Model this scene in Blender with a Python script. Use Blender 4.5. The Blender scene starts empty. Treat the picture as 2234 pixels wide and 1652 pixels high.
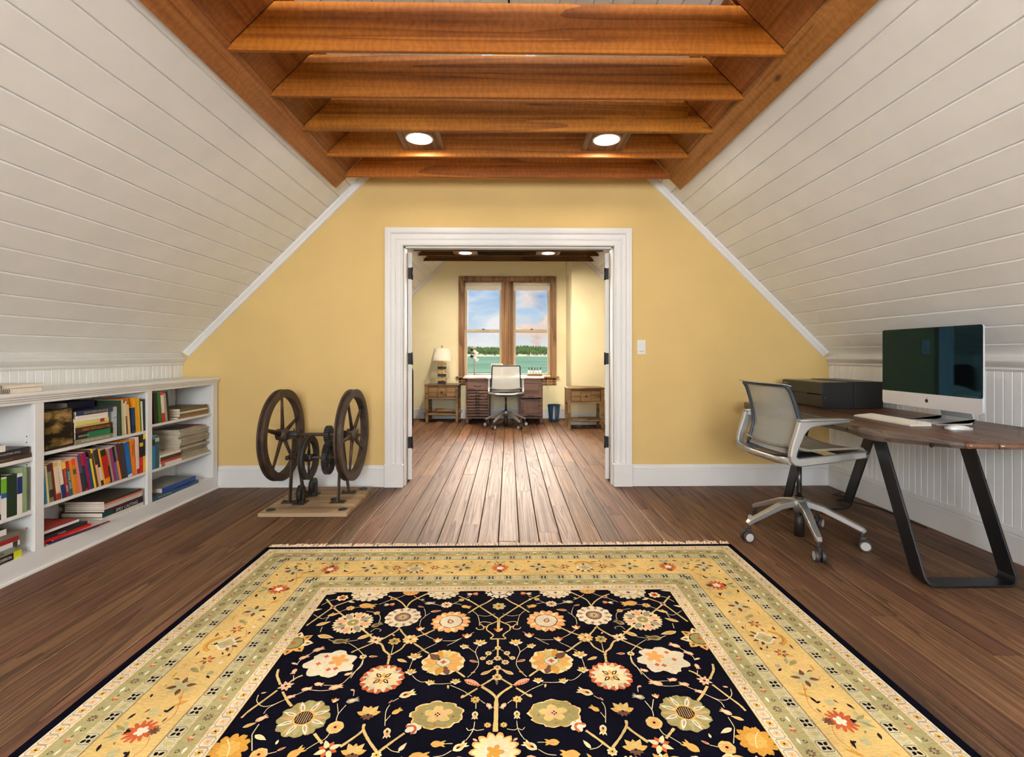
import bpy, math, random
from mathutils import Vector, Matrix
S = bpy.context.scene
C = S.collection
R = math.radians
PI = math.pi

def lin(r, g, b, k=1.0):
    f = lambda c: ((c / 255 + 0.055) / 1.055) ** 2.4 if c > 10.3 else c / 255 / 12.92
    return (f(r) * k, f(g) * k, f(b) * k, 1.0)

# ------------------------------------------------------------------ camera
cam = bpy.data.objects.new('camera', bpy.data.cameras.new('camera'))
C.objects.link(cam)
cam.location = (0, 0, 1.115)
cam.rotation_euler = (R(90), 0, R(-0.8))
cam.data.sensor_width = 36
cam.data.lens = 36 * 1075 / 2234
cam.data.shift_x = -0.0036
cam.data.shift_y = -0.0242
cam.data.clip_start = 0.05
cam.data.clip_end = 6000
S.camera = cam

# ------------------------------------------------------------------ world: evening sky with broken cloud
W = bpy.data.worlds.new('sky'); S.world = W; W.use_nodes = True
nt = W.node_tree; N = nt.nodes; L = nt.links
for n in list(N): N.remove(n)
def wn(t, **k):
    n = N.new(t)
    for a, b in k.items(): setattr(n, a, b)
    return n
wo = wn('ShaderNodeOutputWorld'); bg = wn('ShaderNodeBackground')
tc = wn('ShaderNodeTexCoord'); sp = wn('ShaderNodeSeparateXYZ')
L.new(tc.outputs['Generated'], sp.inputs[0])
grad = wn('ShaderNodeValToRGB')
L.new(sp.outputs['Z'], grad.inputs[0])
e = grad.color_ramp.elements
e[0].position = 0.0; e[0].color = lin(235, 232, 225)
e[1].position = 0.6; e[1].color = lin(70, 120, 190)
x = e.new(0.07); x.color = lin(190, 215, 236)
x = e.new(0.16); x.color = lin(120, 172, 222)
mp = wn('ShaderNodeMapping'); mp.inputs['Scale'].default_value = (11, 11, 16)
mp.inputs['Location'].default_value = (3.1, 0.4, 1.7)
L.new(tc.outputs['Generated'], mp.inputs[0])
nz = wn('ShaderNodeTexNoise'); nz.inputs['Scale'].default_value = 1.0; nz.inputs['Detail'].default_value = 7
nz.inputs['Roughness'].default_value = 0.55; nz.inputs['Distortion'].default_value = 0.5
L.new(mp.outputs[0], nz.inputs['Vector'])
cm = wn('ShaderNodeMapRange'); cm.inputs['From Min'].default_value = 0.40; cm.inputs['From Max'].default_value = 0.60
L.new(nz.outputs['Fac'], cm.inputs['Value'])
# cloud colour: white towards the west, warm towards the low sun in the east of the view
wx = wn('ShaderNodeMapRange'); wx.inputs['From Min'].default_value = -0.01; wx.inputs['From Max'].default_value = 0.05
L.new(sp.outputs['X'], wx.inputs['Value'])
cc = wn('ShaderNodeMix', data_type='RGBA')
cc.inputs['A'].default_value = lin(240, 240, 240); cc.inputs['B'].default_value = lin(255, 226, 200)
L.new(wx.outputs[0], cc.inputs['Factor'])
mp2 = wn('ShaderNodeMapping'); mp2.inputs['Scale'].default_value = (15, 15, 26); mp2.inputs['Location'].default_value = (8.3, 2.2, 5.1)
L.new(tc.outputs['Generated'], mp2.inputs[0])
nz2 = wn('ShaderNodeTexNoise'); nz2.inputs['Scale'].default_value = 1.0; nz2.inputs['Detail'].default_value = 5
L.new(mp2.outputs[0], nz2.inputs['Vector'])
sh = wn('ShaderNodeMapRange'); sh.inputs['From Min'].default_value = 0.5; sh.inputs['From Max'].default_value = 0.7
L.new(nz2.outputs['Fac'], sh.inputs['Value'])
shx = wn('ShaderNodeMath', operation='MULTIPLY'); L.new(sh.outputs[0], shx.inputs[0]); L.new(wx.outputs[0], shx.inputs[1])
cd = wn('ShaderNodeMix', data_type='RGBA'); cd.inputs['B'].default_value = lin(120, 135, 170)
L.new(shx.outputs[0], cd.inputs['Factor']); L.new(cc.outputs['Result'], cd.inputs['A'])
glow = wn('ShaderNodeValToRGB')
glow.color_ramp.elements[0].position = 0.0; glow.color_ramp.elements[0].color = lin(255, 190, 130)
glow.color_ramp.elements[1].position = 0.07; glow.color_ramp.elements[1].color = (1, 1, 1, 1)
L.new(sp.outputs['Z'], glow.inputs[0])
gm = wn('ShaderNodeMix', data_type='RGBA', blend_type='MULTIPLY')
L.new(wx.outputs[0], gm.inputs['Factor']); L.new(cd.outputs['Result'], gm.inputs['A']); L.new(glow.outputs[0], gm.inputs['B'])
mx = wn('ShaderNodeMix', data_type='RGBA')
L.new(cm.outputs[0], mx.inputs['Factor']); L.new(grad.outputs[0], mx.inputs['A']); L.new(gm.outputs['Result'], mx.inputs['B'])
L.new(mx.outputs['Result'], bg.inputs['Color'])
bg.inputs['Strength'].default_value = 1.15
L.new(bg.outputs[0], wo.inputs[0])

# ------------------------------------------------------------------ sun, veiled by haze, low over the water and shining in at the gable window
sl = bpy.data.lights.new('low_sun', 'SUN'); sl.energy = 28.0; sl.angle = R(48); sl.color = (1.0, 0.86, 0.74)
so = bpy.data.objects.new('low_sun', sl); C.objects.link(so)
so.rotation_euler = (R(-72), 0, R(2))      # light travels towards -y and down
so.location = (0, 30, 12)

# ------------------------------------------------------------------ daylight of the window in the wall behind the camera
def area(name, loc, rot, sx, sy, power, col, spread=180):
    a = bpy.data.lights.new(name, 'AREA'); a.shape = 'RECTANGLE'; a.size = sx; a.size_y = sy
    a.energy = power; a.color = col; a.spread = R(spread)
    o = bpy.data.objects.new(name, a); C.objects.link(o); o.location = loc; o.rotation_euler = rot
    return o
area('window_daylight', (0, -2.95, 1.65), (R(90), 0, 0), 2.3, 1.5, 300, (0.9, 0.95, 1.0))

area('added_loft_fill', (0, -2.86, 3.05), (R(88), 0, 0), 0.9, 0.6, 420, (0.95, 0.97, 1.0))  # unseen fill light, added to brighten the ceiling boards above the joists

S.view_settings.view_transform = 'Standard'
S.view_settings.look = 'None'
S.view_settings.gamma = 1
S.view_settings.use_curve_mapping = False
S.view_settings.exposure = -0.2
S.cycles.use_denoising = True
S.cycles.max_bounces = 5
S.cycles.diffuse_bounces = 4
S.cycles.glossy_bounces = 2
S.cycles.transparent_max_bounces = 8
S.cycles.use_adaptive_sampling = True
S.cycles.adaptive_threshold = 0.12
S.cycles.adaptive_min_samples = 12
S.cycles.caustics_reflective = False
S.cycles.caustics_refractive = False
S.cycles.sample_clamp_indirect = 6

# ------------------------------------------------------------------ mesh builder
class MB:
    def __init__(s):
        s.v = []; s.f = []; s.mi = []; s.sm = []; s.m = 0; s.smooth = False; s.X = None
    def add(s, vs, fs, smooth=None):
        b = len(s.v)
        if s.X is not None: vs = [s.X @ Vector(p) for p in vs]
        s.v += [tuple(p) for p in vs]
        for f in fs:
            s.f.append([b + i for i in f]); s.mi.append(s.m); s.sm.append(s.smooth if smooth is None else smooth)
        return s
    def box(s, x0, x1, y0, y1, z0, z1):
        v = [(x, y, z) for x in (x0, x1) for y in (y0, y1) for z in (z0, z1)]
        return s.add(v, [(0, 1, 3, 2), (4, 6, 7, 5), (0, 4, 5, 1), (2, 3, 7, 6), (0, 2, 6, 4), (1, 5, 7, 3)], False)
    def cbox(s, x0, x1, y0, y1, z0, z1, c=0.003):
        o = ((x0 + x1) / 2, (y0 + y1) / 2, (z0 + z1) / 2); h = (abs(x1 - x0) / 2, abs(y1 - y0) / 2, abs(z1 - z0) / 2)
        c = min(c, min(h) * 0.9)
        idx = {}; v = []
        for sx in (-1, 1):
            for sy in (-1, 1):
                for sz in (-1, 1):
                    sg = (sx, sy, sz)
                    for a in range(3):
                        idx[(sg, a)] = len(v)
                        v.append(tuple(o[k] + sg[k] * (h[k] - (0 if k == a else c)) for k in range(3)))
        fs = []
        for a in range(3):
            b, d = [k for k in range(3) if k != a]
            for sa in (-1, 1):
                q = []
                for sb, sd in ((-1, -1), (1, -1), (1, 1), (-1, 1)):
                    g = [0, 0, 0]; g[a] = sa; g[b] = sb; g[d] = sd; q.append(idx[(tuple(g), a)])
                fs.append(q)
            for sb in (-1, 1):
                for sd in (-1, 1):
                    q = []
                    for sa, ax in ((-1, b), (1, b), (1, d), (-1, d)):
                        g = [0, 0, 0]; g[a] = sa; g[b] = sb; g[d] = sd; q.append(idx[(tuple(g), ax)])
                    fs.append(q)
        for sx in (-1, 1):
            for sy in (-1, 1):
                for sz in (-1, 1): fs.append([idx[((sx, sy, sz), a)] for a in range(3)])
        return s.add(v, fs, False)
    def ext(s, prof, axis, a0, a1, smooth=False, caps=True, cut0=None, cut1=None):
        n = len(prof); v = []
        for a, cut in ((a0, cut0), (a1, cut1)):
            for p, q in prof:
                aa = a if cut is None else cut(p, q)
                v.append((aa, p, q) if axis == 'x' else (p, aa, q) if axis == 'y' else (p, q, aa))
        fs = [(i, (i + 1) % n, n + (i + 1) % n, n + i) for i in range(n)]
        s.add(v, fs, smooth)
        if caps:
            b = len(s.v) - 2 * n
            s.f.append([b + i for i in range(n)][::-1]); s.f.append([b + n + i for i in range(n)])
            s.mi += [s.m, s.m]; s.sm += [False, False]
        return s
    def tube(s, pts, r, n=10, up=(0, 0, 1), flat=None, caps=True, closed=False, phase=0.0):
        # r: radius or list; flat: (a, b) half sizes along side / up directions, giving an oval section
        P = [Vector(p) for p in pts]; m = len(P); v = []
        up = Vector(up)
        for i, p in enumerate(P):
            if closed: t = P[(i + 1) % m] - P[i - 1]
            else: t = P[min(i + 1, m - 1)] - P[max(i - 1, 0)]
            t.normalize()
            sd = t.cross(up)
            if sd.length < 1e-4: sd = t.cross(Vector((1, 0, 0.1)))
            sd.normalize(); u = sd.cross(t)
            rr = r[i] if isinstance(r, (list, tuple)) else r
            for k in range(n):
                a = 2 * PI * k / n + phase
                if flat: v.append(p + sd * math.cos(a) * flat[0] * rr + u * math.sin(a) * flat[1] * rr)
                else: v.append(p + (sd * math.cos(a) + u * math.sin(a)) * rr)
        fs = []
        for i in range(m if closed else m - 1):
            j = (i + 1) % m
            for k in range(n):
                fs.append((i * n + k, i * n + (k + 1) % n, j * n + (k + 1) % n, j * n + k))
        s.add(v, fs, n > 5)
        if caps and not closed:
            b = len(s.v) - m * n
            s.f.append([b + k for k in range(n)][::-1]); s.f.append([b + (m - 1) * n + k for k in range(n)])
            s.mi += [s.m, s.m]; s.sm += [False, False]
        return s
    def cyl(s, p0, p1, r0, r1=None, n=16):
        r1 = r0 if r1 is None else r1
        d = Vector(p1) - Vector(p0)
        up = (0, 0, 1) if abs(d.normalized().z) < 0.9 else (0, 1, 0)
        return s.tube([p0, p1], [r0, r1], n, up)
    def bar(s, p0, p1, w, h, up=(0, 0, 1)):
        # square bar: w across, h along up
        k = math.sqrt(2)
        return s.tube([p0, p1], 1.0, 4, up, flat=(w / 2 * k, h / 2 * k), phase=PI / 4)
    def lathe(s, prof, n=24, o=(0, 0, 0), axis='z', smooth=True):
        v = []
        for r, z in prof:
            for k in range(n):
                a = 2 * PI * k / n; p, q = r * math.cos(a), r * math.sin(a)
                d = (p, q, z) if axis == 'z' else (z, p, q) if axis == 'x' else (p, z, q)
                v.append((o[0] + d[0], o[1] + d[1], o[2] + d[2]))
        m = len(prof)
        fs = [(i * n + k, i * n + (k + 1) % n, (i + 1) * n + (k + 1) % n, (i + 1) * n + k) for i in range(m - 1) for k in range(n)]
        s.add(v, fs, smooth)
        b = len(s.v) - m * n
        for i, rev in (() if prof[0] == prof[-1] else ((0, True), (m - 1, False))):
            if prof[i][0] > 1e-5:
                f = [b + i * n + k for k in range(n)]
                s.f.append(f[::-1] if rev else f); s.mi.append(s.m); s.sm.append(False)
        return s
    def grid(s, fn, nu, nv, smooth=True, th=0.0):
        # fn(u, v) -> point, u v in 0..1; th: thickness along the normal
        P = [[Vector(fn(i / nu, j / nv)) for j in range(nv + 1)] for i in range(nu + 1)]
        W_ = nv + 1
        v = [P[i][j] for i in range(nu + 1) for j in range(nv + 1)]
        fs = [(i * W_ + j, (i + 1) * W_ + j, (i + 1) * W_ + j + 1, i * W_ + j + 1) for i in range(nu) for j in range(nv)]
        if th:
            nn = []
            for i in range(nu + 1):
                for j in range(nv + 1):
                    a = P[min(i + 1, nu)][j] - P[max(i - 1, 0)][j]; b = P[i][min(j + 1, nv)] - P[i][max(j - 1, 0)]
                    nn.append(a.cross(b).normalized())
            k = len(v); v2 = [p - q * th for p, q in zip(v, nn)]
            fs2 = [tuple(reversed([q + k for q in f])) for f in fs]
            rim = []
            for i in range(nu):
                rim.append((i * W_, i * W_ + k, (i + 1) * W_ + k, (i + 1) * W_))
                rim.append((i * W_ + nv, (i + 1) * W_ + nv, (i + 1) * W_ + nv + k, i * W_ + nv + k))
            for j in range(nv):
                rim.append((j, j + 1, j + 1 + k, j + k)); q = nu * W_
                rim.append((q + j, q + j + k, q + j + 1 + k, q + j + 1))
            s.add(v + v2, fs + fs2, smooth); b = len(s.v) - 2 * k
            for f in rim: s.f.append([b + q for q in f]); s.mi.append(s.m); s.sm.append(False)
        else: s.add(v, fs, smooth)
        return s
    def mesh(s, name, mats, off=None, fix=True):
        me = bpy.data.meshes.new(name)
        vs = s.v if off is None else [(a - off[0], b - off[1], c - off[2]) for a, b, c in s.v]
        me.from_pydata(vs, [], s.f)
        for m in (mats if isinstance(mats, (list, tuple)) else [mats]): me.materials.append(m)
        me.polygons.foreach_set('material_index', s.mi)
        me.polygons.foreach_set('use_smooth', s.sm)
        if fix:
            import bmesh
            bm = bmesh.new(); bm.from_mesh(me); bmesh.ops.recalc_face_normals(bm, faces=bm.faces); bm.to_mesh(me); bm.free()
        me.update()
        return me
    def build(s, name, mats, parent=None, world=False, bevel=0, seg=2, fix=True):
        off = None
        if world and parent is not None:
            p = parent
            while p.parent: p = p.parent
            off = p.location
        o = bpy.data.objects.new(name, s.mesh(name, mats, off, fix)); C.objects.link(o)
        if parent is not None: o.parent = parent
        if bevel:
            b = o.modifiers.new('bevel', 'BEVEL'); b.width = bevel; b.segments = seg; b.limit_method = 'ANGLE'; b.angle_limit = R(35)
        return o

def tag(o, label=None, cat=None, group=None, kind=None):
    if label: o['label'] = label
    if cat: o['category'] = cat
    if group: o['group'] = group
    if kind: o['kind'] = kind
    return o
def thing(name, label, cat, loc=(0, 0, 0), rotz=0, group=None, kind=None):
    o = bpy.data.objects.new(name, None); C.objects.link(o); o.empty_display_size = 0.05
    o.location = loc; o.rotation_euler = (0, 0, rotz)
    return tag(o, label, cat, group, kind)
def dup(root, loc=None, rotz=None, label=None):
    r = root.copy(); C.objects.link(r)
    if loc is not None: r.location = loc
    if rotz is not None: r.rotation_euler = (0, 0, rotz)
    if label: r['label'] = label
    for ch in list(root.children):
        c = ch.copy(); C.objects.link(c); c.parent = r
        for g in list(ch.children):
            d = g.copy(); C.objects.link(d); d.parent = c
    return r
_tx = {}
def text(s, mat, size, loc, rot, parent, name='lettering', width=None, align='CENTER', depth=0.0004):
    """flat lettering: size = capital height; rot = 3x3 / euler placing +x along the line, +z out of the surface"""
    key = s
    if key not in _tx:
        cu = bpy.data.curves.new('txt', 'FONT'); cu.body = s; cu.align_x = 'CENTER'; cu.align_y = 'CENTER'; cu.resolution_u = 2
        ob = bpy.data.objects.new('txt', cu); C.objects.link(ob)
        dg = bpy.context.evaluated_depsgraph_get(); dg.update()
        me = bpy.data.meshes.new_from_object(ob.evaluated_get(dg)); bpy.data.objects.remove(ob)
        xs = [v.co.x for v in me.vertices]; ys = [v.co.y for v in me.vertices]
        _tx[key] = ([tuple(v.co) for v in me.vertices], [tuple(p.vertices) for p in me.polygons], min(xs), max(xs), min(ys), max(ys))
    vs, fs, x0, x1, y0, y1 = _tx[key]
    ky = size / (y1 - y0); kx = ky if width is None else width / (x1 - x0)
    if width is not None and kx > ky * 1.5: kx = ky * 1.5
    cx, cy = (x0 + x1) / 2, (y0 + y1) / 2
    me = bpy.data.meshes.new(name); me.from_pydata([((a - cx) * kx, (b - cy) * ky, depth) for a, b, c in vs], [], fs)
    me.materials.append(mat)
    o = bpy.data.objects.new(name, me); C.objects.link(o); o.parent = parent
    o.matrix_local = Matrix.Translation(loc) @ (rot if isinstance(rot, Matrix) else rot)
    return o
def basis(xd, yd):
    xd = Vector(xd).normalized(); yd = Vector(yd).normalized(); zd = xd.cross(yd)
    return Matrix((xd, yd, zd)).transposed().to_4x4()

# ------------------------------------------------------------------ materials
MAT = {}
def newmat(name):
    m = bpy.data.materials.new(name); m.use_nodes = True; MAT[name] = m
    return m, m.node_tree, m.node_tree.nodes['Principled BSDF']
def plain(name, col, rough=0.5, metal=0.0, var=0.0, scale=8.0, bump=0.0, bscale=120.0, spec=0.5, coat=0.0, trans=0.0, emis=None, rand=0.0):
    m, t, b = newmat(name); n, l = t.nodes, t.links
    b.inputs['Roughness'].default_value = rough; b.inputs['Metallic'].default_value = metal
    b.inputs['Specular IOR Level'].default_value = spec; b.inputs['Coat Weight'].default_value = coat
    b.inputs['Transmission Weight'].default_value = trans
    c = lin(*col); b.inputs['Base Color'].default_value = c
    tcn = n.new('ShaderNodeTexCoord')
    if var or rand:
        nz = n.new('ShaderNodeTexNoise'); nz.inputs['Scale'].default_value = scale; nz.inputs['Detail'].default_value = 5
        l.new(tcn.outputs['Object'], nz.inputs['Vector'])
        mr = n.new('ShaderNodeMapRange'); mr.inputs['To Min'].default_value = 1 - var; mr.inputs['To Max'].default_value = 1 + var
        mr.inputs['From Min'].default_value = 0.3; mr.inputs['From Max'].default_value = 0.7
        l.new(nz.outputs['Fac'], mr.inputs['Value'])
        out = mr.outputs[0]
        if rand:
            oi = n.new('ShaderNodeObjectInfo'); m2 = n.new('ShaderNodeMapRange')
            m2.inputs['To Min'].default_value = 1 - rand; m2.inputs['To Max'].default_value = 1 + rand
            l.new(oi.outputs['Random'], m2.inputs['Value'])
            mm = n.new('ShaderNodeMath'); mm.operation = 'MULTIPLY'; l.new(out, mm.inputs[0]); l.new(m2.outputs[0], mm.inputs[1]); out = mm.outputs[0]
        vm = n.new('ShaderNodeVectorMath'); vm.operation = 'SCALE'; vm.inputs[0].default_value = c[:3]
        l.new(out, vm.inputs['Scale']); l.new(vm.outputs[0], b.inputs['Base Color'])
    if bump:
        n2 = n.new('ShaderNodeTexNoise'); n2.inputs['Scale'].default_value = bscale; n2.inputs['Detail'].default_value = 3
        l.new(tcn.outputs['Object'], n2.inputs['Vector'])
        bp = n.new('ShaderNodeBump'); bp.inputs['Strength'].default_value = bump; bp.inputs['Distance'].default_value = 0.002
        l.new(n2.outputs['Fac'], bp.inputs['Height']); l.new(bp.outputs[0], b.inputs['Normal'])
    if emis:
        b.inputs['Emission Color'].default_value = lin(*emis[:3]); b.inputs['Emission Strength'].default_value = emis[3]
    return m
def wood(name, dark, mid, light, grain=(28, 1.1, 28), rough=0.5, bump=0.25, rand=0.25, hue=0.0, knots=True, saw=0.0, spec=0.4, flame=0.6, ring=7.0, fine=2.2):
    """grain runs along the axis with the smallest mapping scale; position based, shifted per object"""
    m, t, b = newmat(name); n, l = t.nodes, t.links
    b.inputs['Specular IOR Level'].default_value = spec
    ge = n.new('ShaderNodeNewGeometry'); oi = n.new('ShaderNodeObjectInfo')
    sc = n.new('ShaderNodeVectorMath'); sc.operation = 'SCALE'; sc.inputs[0].default_value = (3.7, 11.3, 5.9)
    l.new(oi.outputs['Random'], sc.inputs['Scale'])
    ad = n.new('ShaderNodeVectorMath'); ad.operation = 'ADD'
    l.new(ge.outputs['Position'], ad.inputs[0]); l.new(sc.outputs[0], ad.inputs[1])
    mp = n.new('ShaderNodeMapping'); mp.inputs['Scale'].default_value = grain; l.new(ad.outputs[0], mp.inputs[0])
    # cathedral figure
    n1 = n.new('ShaderNodeTexNoise'); n1.inputs['Scale'].default_value = 0.22; n1.inputs['Detail'].default_value = 2; n1.inputs['Distortion'].default_value = 0.6
    l.new(mp.outputs[0], n1.inputs['Vector'])
    mu = n.new('ShaderNodeMath'); mu.operation = 'MULTIPLY'; mu.inputs[1].default_value = ring; l.new(n1.outputs['Fac'], mu.inputs[0])
    fr = n.new('ShaderNodeMath'); fr.operation = 'FRACT'; l.new(mu.outputs[0], fr.inputs[0])
    pp = n.new('ShaderNodeMath'); pp.operation = 'POWER'; pp.inputs[1].default_value = 2.2; l.new(fr.outputs[0], pp.inputs[0])
    n2 = n.new('ShaderNodeTexNoise'); n2.inputs['Scale'].default_value = fine; n2.inputs['Detail'].default_value = 6; n2.inputs['Roughness'].default_value = 0.65
    l.new(mp.outputs[0], n2.inputs['Vector'])
    mixg = n.new('ShaderNodeMix'); mixg.inputs['Factor'].default_value = flame
    l.new(n2.outputs['Fac'], mixg.inputs['A']); l.new(pp.outputs[0], mixg.inputs['B'])
    n3 = n.new('ShaderNodeTexNoise'); n3.inputs['Scale'].default_value = 1.3; n3.inputs['Detail'].default_value = 3; l.new(ad.outputs[0], n3.inputs['Vector'])
    a2 = n.new('ShaderNodeMath'); a2.operation = 'MULTIPLY_ADD'; a2.inputs[1].default_value = 0.55; a2.inputs[2].default_value = -0.27
    l.new(n3.outputs['Fac'], a2.inputs[0])
    a3 = n.new('ShaderNodeMath'); a3.operation = 'SUBTRACT'; l.new(mixg.outputs['Result'], a3.inputs[0]); l.new(a2.outputs[0], a3.inputs[1])
    cr = n.new('ShaderNodeValToRGB'); e = cr.color_ramp.elements
    e[0].position = 0.12; e[0].color = lin(*light); e[1].position = 0.95; e[1].color = lin(*dark)
    q = e.new(0.5); q.color = lin(*mid)
    l.new(a3.outputs[0], cr.inputs[0]); col = cr.outputs[0]
    hs = n.new('ShaderNodeHueSaturation'); l.new(col, hs.inputs['Color'])
    mr = n.new('ShaderNodeMapRange'); mr.inputs['To Min'].default_value = 1 - rand; mr.inputs['To Max'].default_value = 1 + rand
    l.new(oi.outputs['Random'], mr.inputs['Value']); l.new(mr.outputs[0], hs.inputs['Value'])
    if hue:
        wn_ = n.new('ShaderNodeTexWhiteNoise'); wn_.noise_dimensions = '1D'; l.new(oi.outputs['Random'], wn_.inputs['W'])
        m3 = n.new('ShaderNodeMapRange'); m3.inputs['To Min'].default_value = 0.5 - hue; m3.inputs['To Max'].default_value = 0.5 + hue
        l.new(wn_.outputs['Value'], m3.inputs['Value']); l.new(m3.outputs[0], hs.inputs['Hue'])
    col = hs.outputs[0]
    if knots:
        vo = n.new('ShaderNodeTexVoronoi'); vo.inputs['Scale'].default_value = 1.0
        mk = n.new('ShaderNodeMapping'); g = [2.6 if q > 5 else 1.2 for q in grain]; mk.inputs['Scale'].default_value = g
        l.new(ad.outputs[0], mk.inputs[0]); l.new(mk.outputs[0], vo.inputs['Vector'])
        kr = n.new('ShaderNodeMapRange'); kr.inputs['From Min'].default_value = 0.02; kr.inputs['From Max'].default_value = 0.055
        l.new(vo.outputs['Distance'], kr.inputs['Value'])
        km = n.new('ShaderNodeMix'); km.data_type = 'RGBA'; km.inputs['A'].default_value = lin(*[int(v * 0.45) for v in dark])
        l.new(kr.outputs[0], km.inputs['Factor']); l.new(col, km.inputs['B']); col = km.outputs['Result']
    if saw:
        w0 = n.new('ShaderNodeTexWave'); w0.inputs['Scale'].default_value = 8; w0.inputs['Distortion'].default_value = 11; w0.inputs['Detail'].default_value = 3; w0.inputs['Detail Scale'].default_value = 2
        w0.bands_direction = 'XYZ'[list(grain).index(min(grain))]; l.new(ad.outputs[0], w0.inputs['Vector'])
        wr = n.new('ShaderNodeMapRange'); wr.inputs['To Min'].default_value = 0.9; wr.inputs['To Max'].default_value = 1.08; l.new(w0.outputs['Fac'], wr.inputs['Value'])
        wm = n.new('ShaderNodeVectorMath'); wm.operation = 'SCALE'; l.new(col, wm.inputs[0]); l.new(wr.outputs[0], wm.inputs['Scale']); col = wm.outputs[0]
    l.new(col, b.inputs['Base Color'])
    rr = n.new('ShaderNodeMapRange'); rr.inputs['To Min'].default_value = rough - 0.08; rr.inputs['To Max'].default_value = rough + 0.12
    l.new(mixg.outputs['Result'], rr.inputs['Value']); l.new(rr.outputs[0], b.inputs['Roughness'])
    h = mixg.outputs['Result']
    if saw:
        wv = n.new('ShaderNodeTexWave'); wv.inputs['Scale'].default_value = 9; wv.inputs['Distortion'].default_value = 6; wv.inputs['Detail'].default_value = 2
        k = list(grain).index(min(grain)); wv.bands_direction = 'XYZ'[k]
        l.new(ad.outputs[0], wv.inputs['Vector'])
        hm = n.new('ShaderNodeMix'); hm.inputs['Factor'].default_value = saw
        l.new(h, hm.inputs['A']); l.new(wv.outputs['Fac'], hm.inputs['B']); h = hm.outputs['Result']
    bp = n.new('ShaderNodeBump'); bp.inputs['Strength'].default_value = bump; bp.inputs['Distance'].default_value = 0.003
    l.new(h, bp.inputs['Height']); l.new(bp.outputs[0], b.inputs['Normal'])
    return m

white = plain('white_board_paint', (235, 237, 236), 0.42, var=0.03, scale=5, bump=0.05, bscale=60, rand=0.02)
trimw = plain('white_trim_paint', (223, 224, 222), 0.4, var=0.02, scale=5)
yellow = plain('yellow_wall_paint', (216, 187, 122), 0.75, var=0.03, scale=3, bump=0.06, bscale=250)
yellow2 = plain('pale_yellow_wall_paint', (238, 229, 188), 0.75, var=0.02, scale=3)
floorw = wood('floor_plank_wood', (47, 30, 20), (88, 59, 38), (124, 88, 60), (48, 1.3, 48), 0.56, 0.4, 0.26, 0.009, True, 0.0, 0.5, 0.45, 12, 5.5)
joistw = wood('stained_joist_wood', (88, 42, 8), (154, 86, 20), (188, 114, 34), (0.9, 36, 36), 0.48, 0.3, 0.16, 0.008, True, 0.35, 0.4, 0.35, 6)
railw = wood('stained_rail_wood', (110, 62, 24), (156, 98, 46), (182, 124, 68), (36, 0.9, 36), 0.5, 0.3, 0.12, 0.008, True, 0.3, 0.4, 0.3, 5)
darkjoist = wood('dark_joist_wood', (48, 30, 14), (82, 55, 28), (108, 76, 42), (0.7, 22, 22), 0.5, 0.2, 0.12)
underw = plain('dark_subfloor', (40, 30, 22), 0.9)
black = plain('black_steel', (16, 18, 22), 0.38, 0.0, var=0.1, spec=0.55)
blackpl = plain('black_plastic', (14, 14, 15), 0.42)
chrome = plain('brushed_aluminium', (196, 197, 199), 0.32, 0.9)

# ================================================================== the setting
ZR = 3.83          # ridge height of the 45 degree roof planes
XK = 2.72          # knee walls
YW = 4.15          # wall with the double doors
YF = 8.5           # far gable wall
YB = -2.9          # wall behind the camera
Q = math.sqrt(0.5)
rnd = random.Random(7)

def struct(o, kind='structure'):
    o['kind'] = kind
    return o
def roofpt(side, s, n):   # s down the slope from the ridge, n away from the room
    return (side * (s * Q + n * Q), ZR - s * Q + n * Q)

# ---- floor: planks laid lengthways through both rooms
b = MB(); b.box(-2.9, 2.9, YB - 0.2, YF + 0.2, -0.08, -0.022)
floor = struct(b.build('floor', underw))
edges = [-0.062]
while edges[-1] < 2.72: edges.append(edges[-1] + 0.1265 + rnd.uniform(-0.01, 0.012))
lo = [-0.062]
while lo[-1] > -2.72: lo.append(lo[-1] - 0.1265 - rnd.uniform(-0.01, 0.014))
edges = lo[::-1][:-1] + edges
for x0, x1 in zip(edges[:-1], edges[1:]):
    y = YB - rnd.uniform(0, 1.5)
    while y < YF:
        ln = rnd.uniform(1.3, 3.4); y1 = min(y + ln, YF)
        if YF - y1 < 0.4: y1 = YF
        if y1 > YB:
            a0, a1 = max(y, YB) + 0.0009, y1 - 0.0009
            g = 0.0012 + rnd.random() * 0.0012; c = 0.003; h = rnd.uniform(-0.0008, 0.0008)
            p = MB()
            p.ext([(x0 + g, -0.022), (x0 + g, -c + h), (x0 + g + c, h), (x1 - g - c, h), (x1 - g, -c + h), (x1 - g, -0.022)], 'y', a0, a1)
            p.build('plank', floor_w if False else floorw, floor)
        y = y1

# ---- sloped plank ceilings
BW = 0.1312
def ceiling(side, name):
    b = MB()
    pr = [roofpt(side, 0, 0.02), roofpt(side, 3.9, 0.02), roofpt(side, 3.9, 0.08), (0, ZR + 0.11)]
    b.ext(pr, 'y', YB - 0.1, YF + 0.15)
    root = struct(b.build(name, white))
    first = 2.387 - 18 * BW if side < 0 else 2.322 - 17 * BW
    s0 = 0.004; i = -1
    while s0 < 3.84:
        s1 = min(first + (i + 1) * BW, 3.86)
        for a0, a1 in ((YB, YW + 0.02), (YW + 0.12, YF)):
            g = 0.0065; p = MB()
            pf = [(s0 + g, 0), (s1 - g, 0), (s1 - 0.0006, g), (s1 - 0.0006, 0.02), (s0 + 0.0006, 0.02), (s0 + 0.0006, g)]
            p.ext([roofpt(side, s, n) for s, n in pf], 'y', a0, a1)
            p.build('ceiling_board', white, root)
        s0 = s1; i += 1
    return root
ceiling(-1, 'ceiling_left'); ceiling(1, 'ceiling_right')

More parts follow.
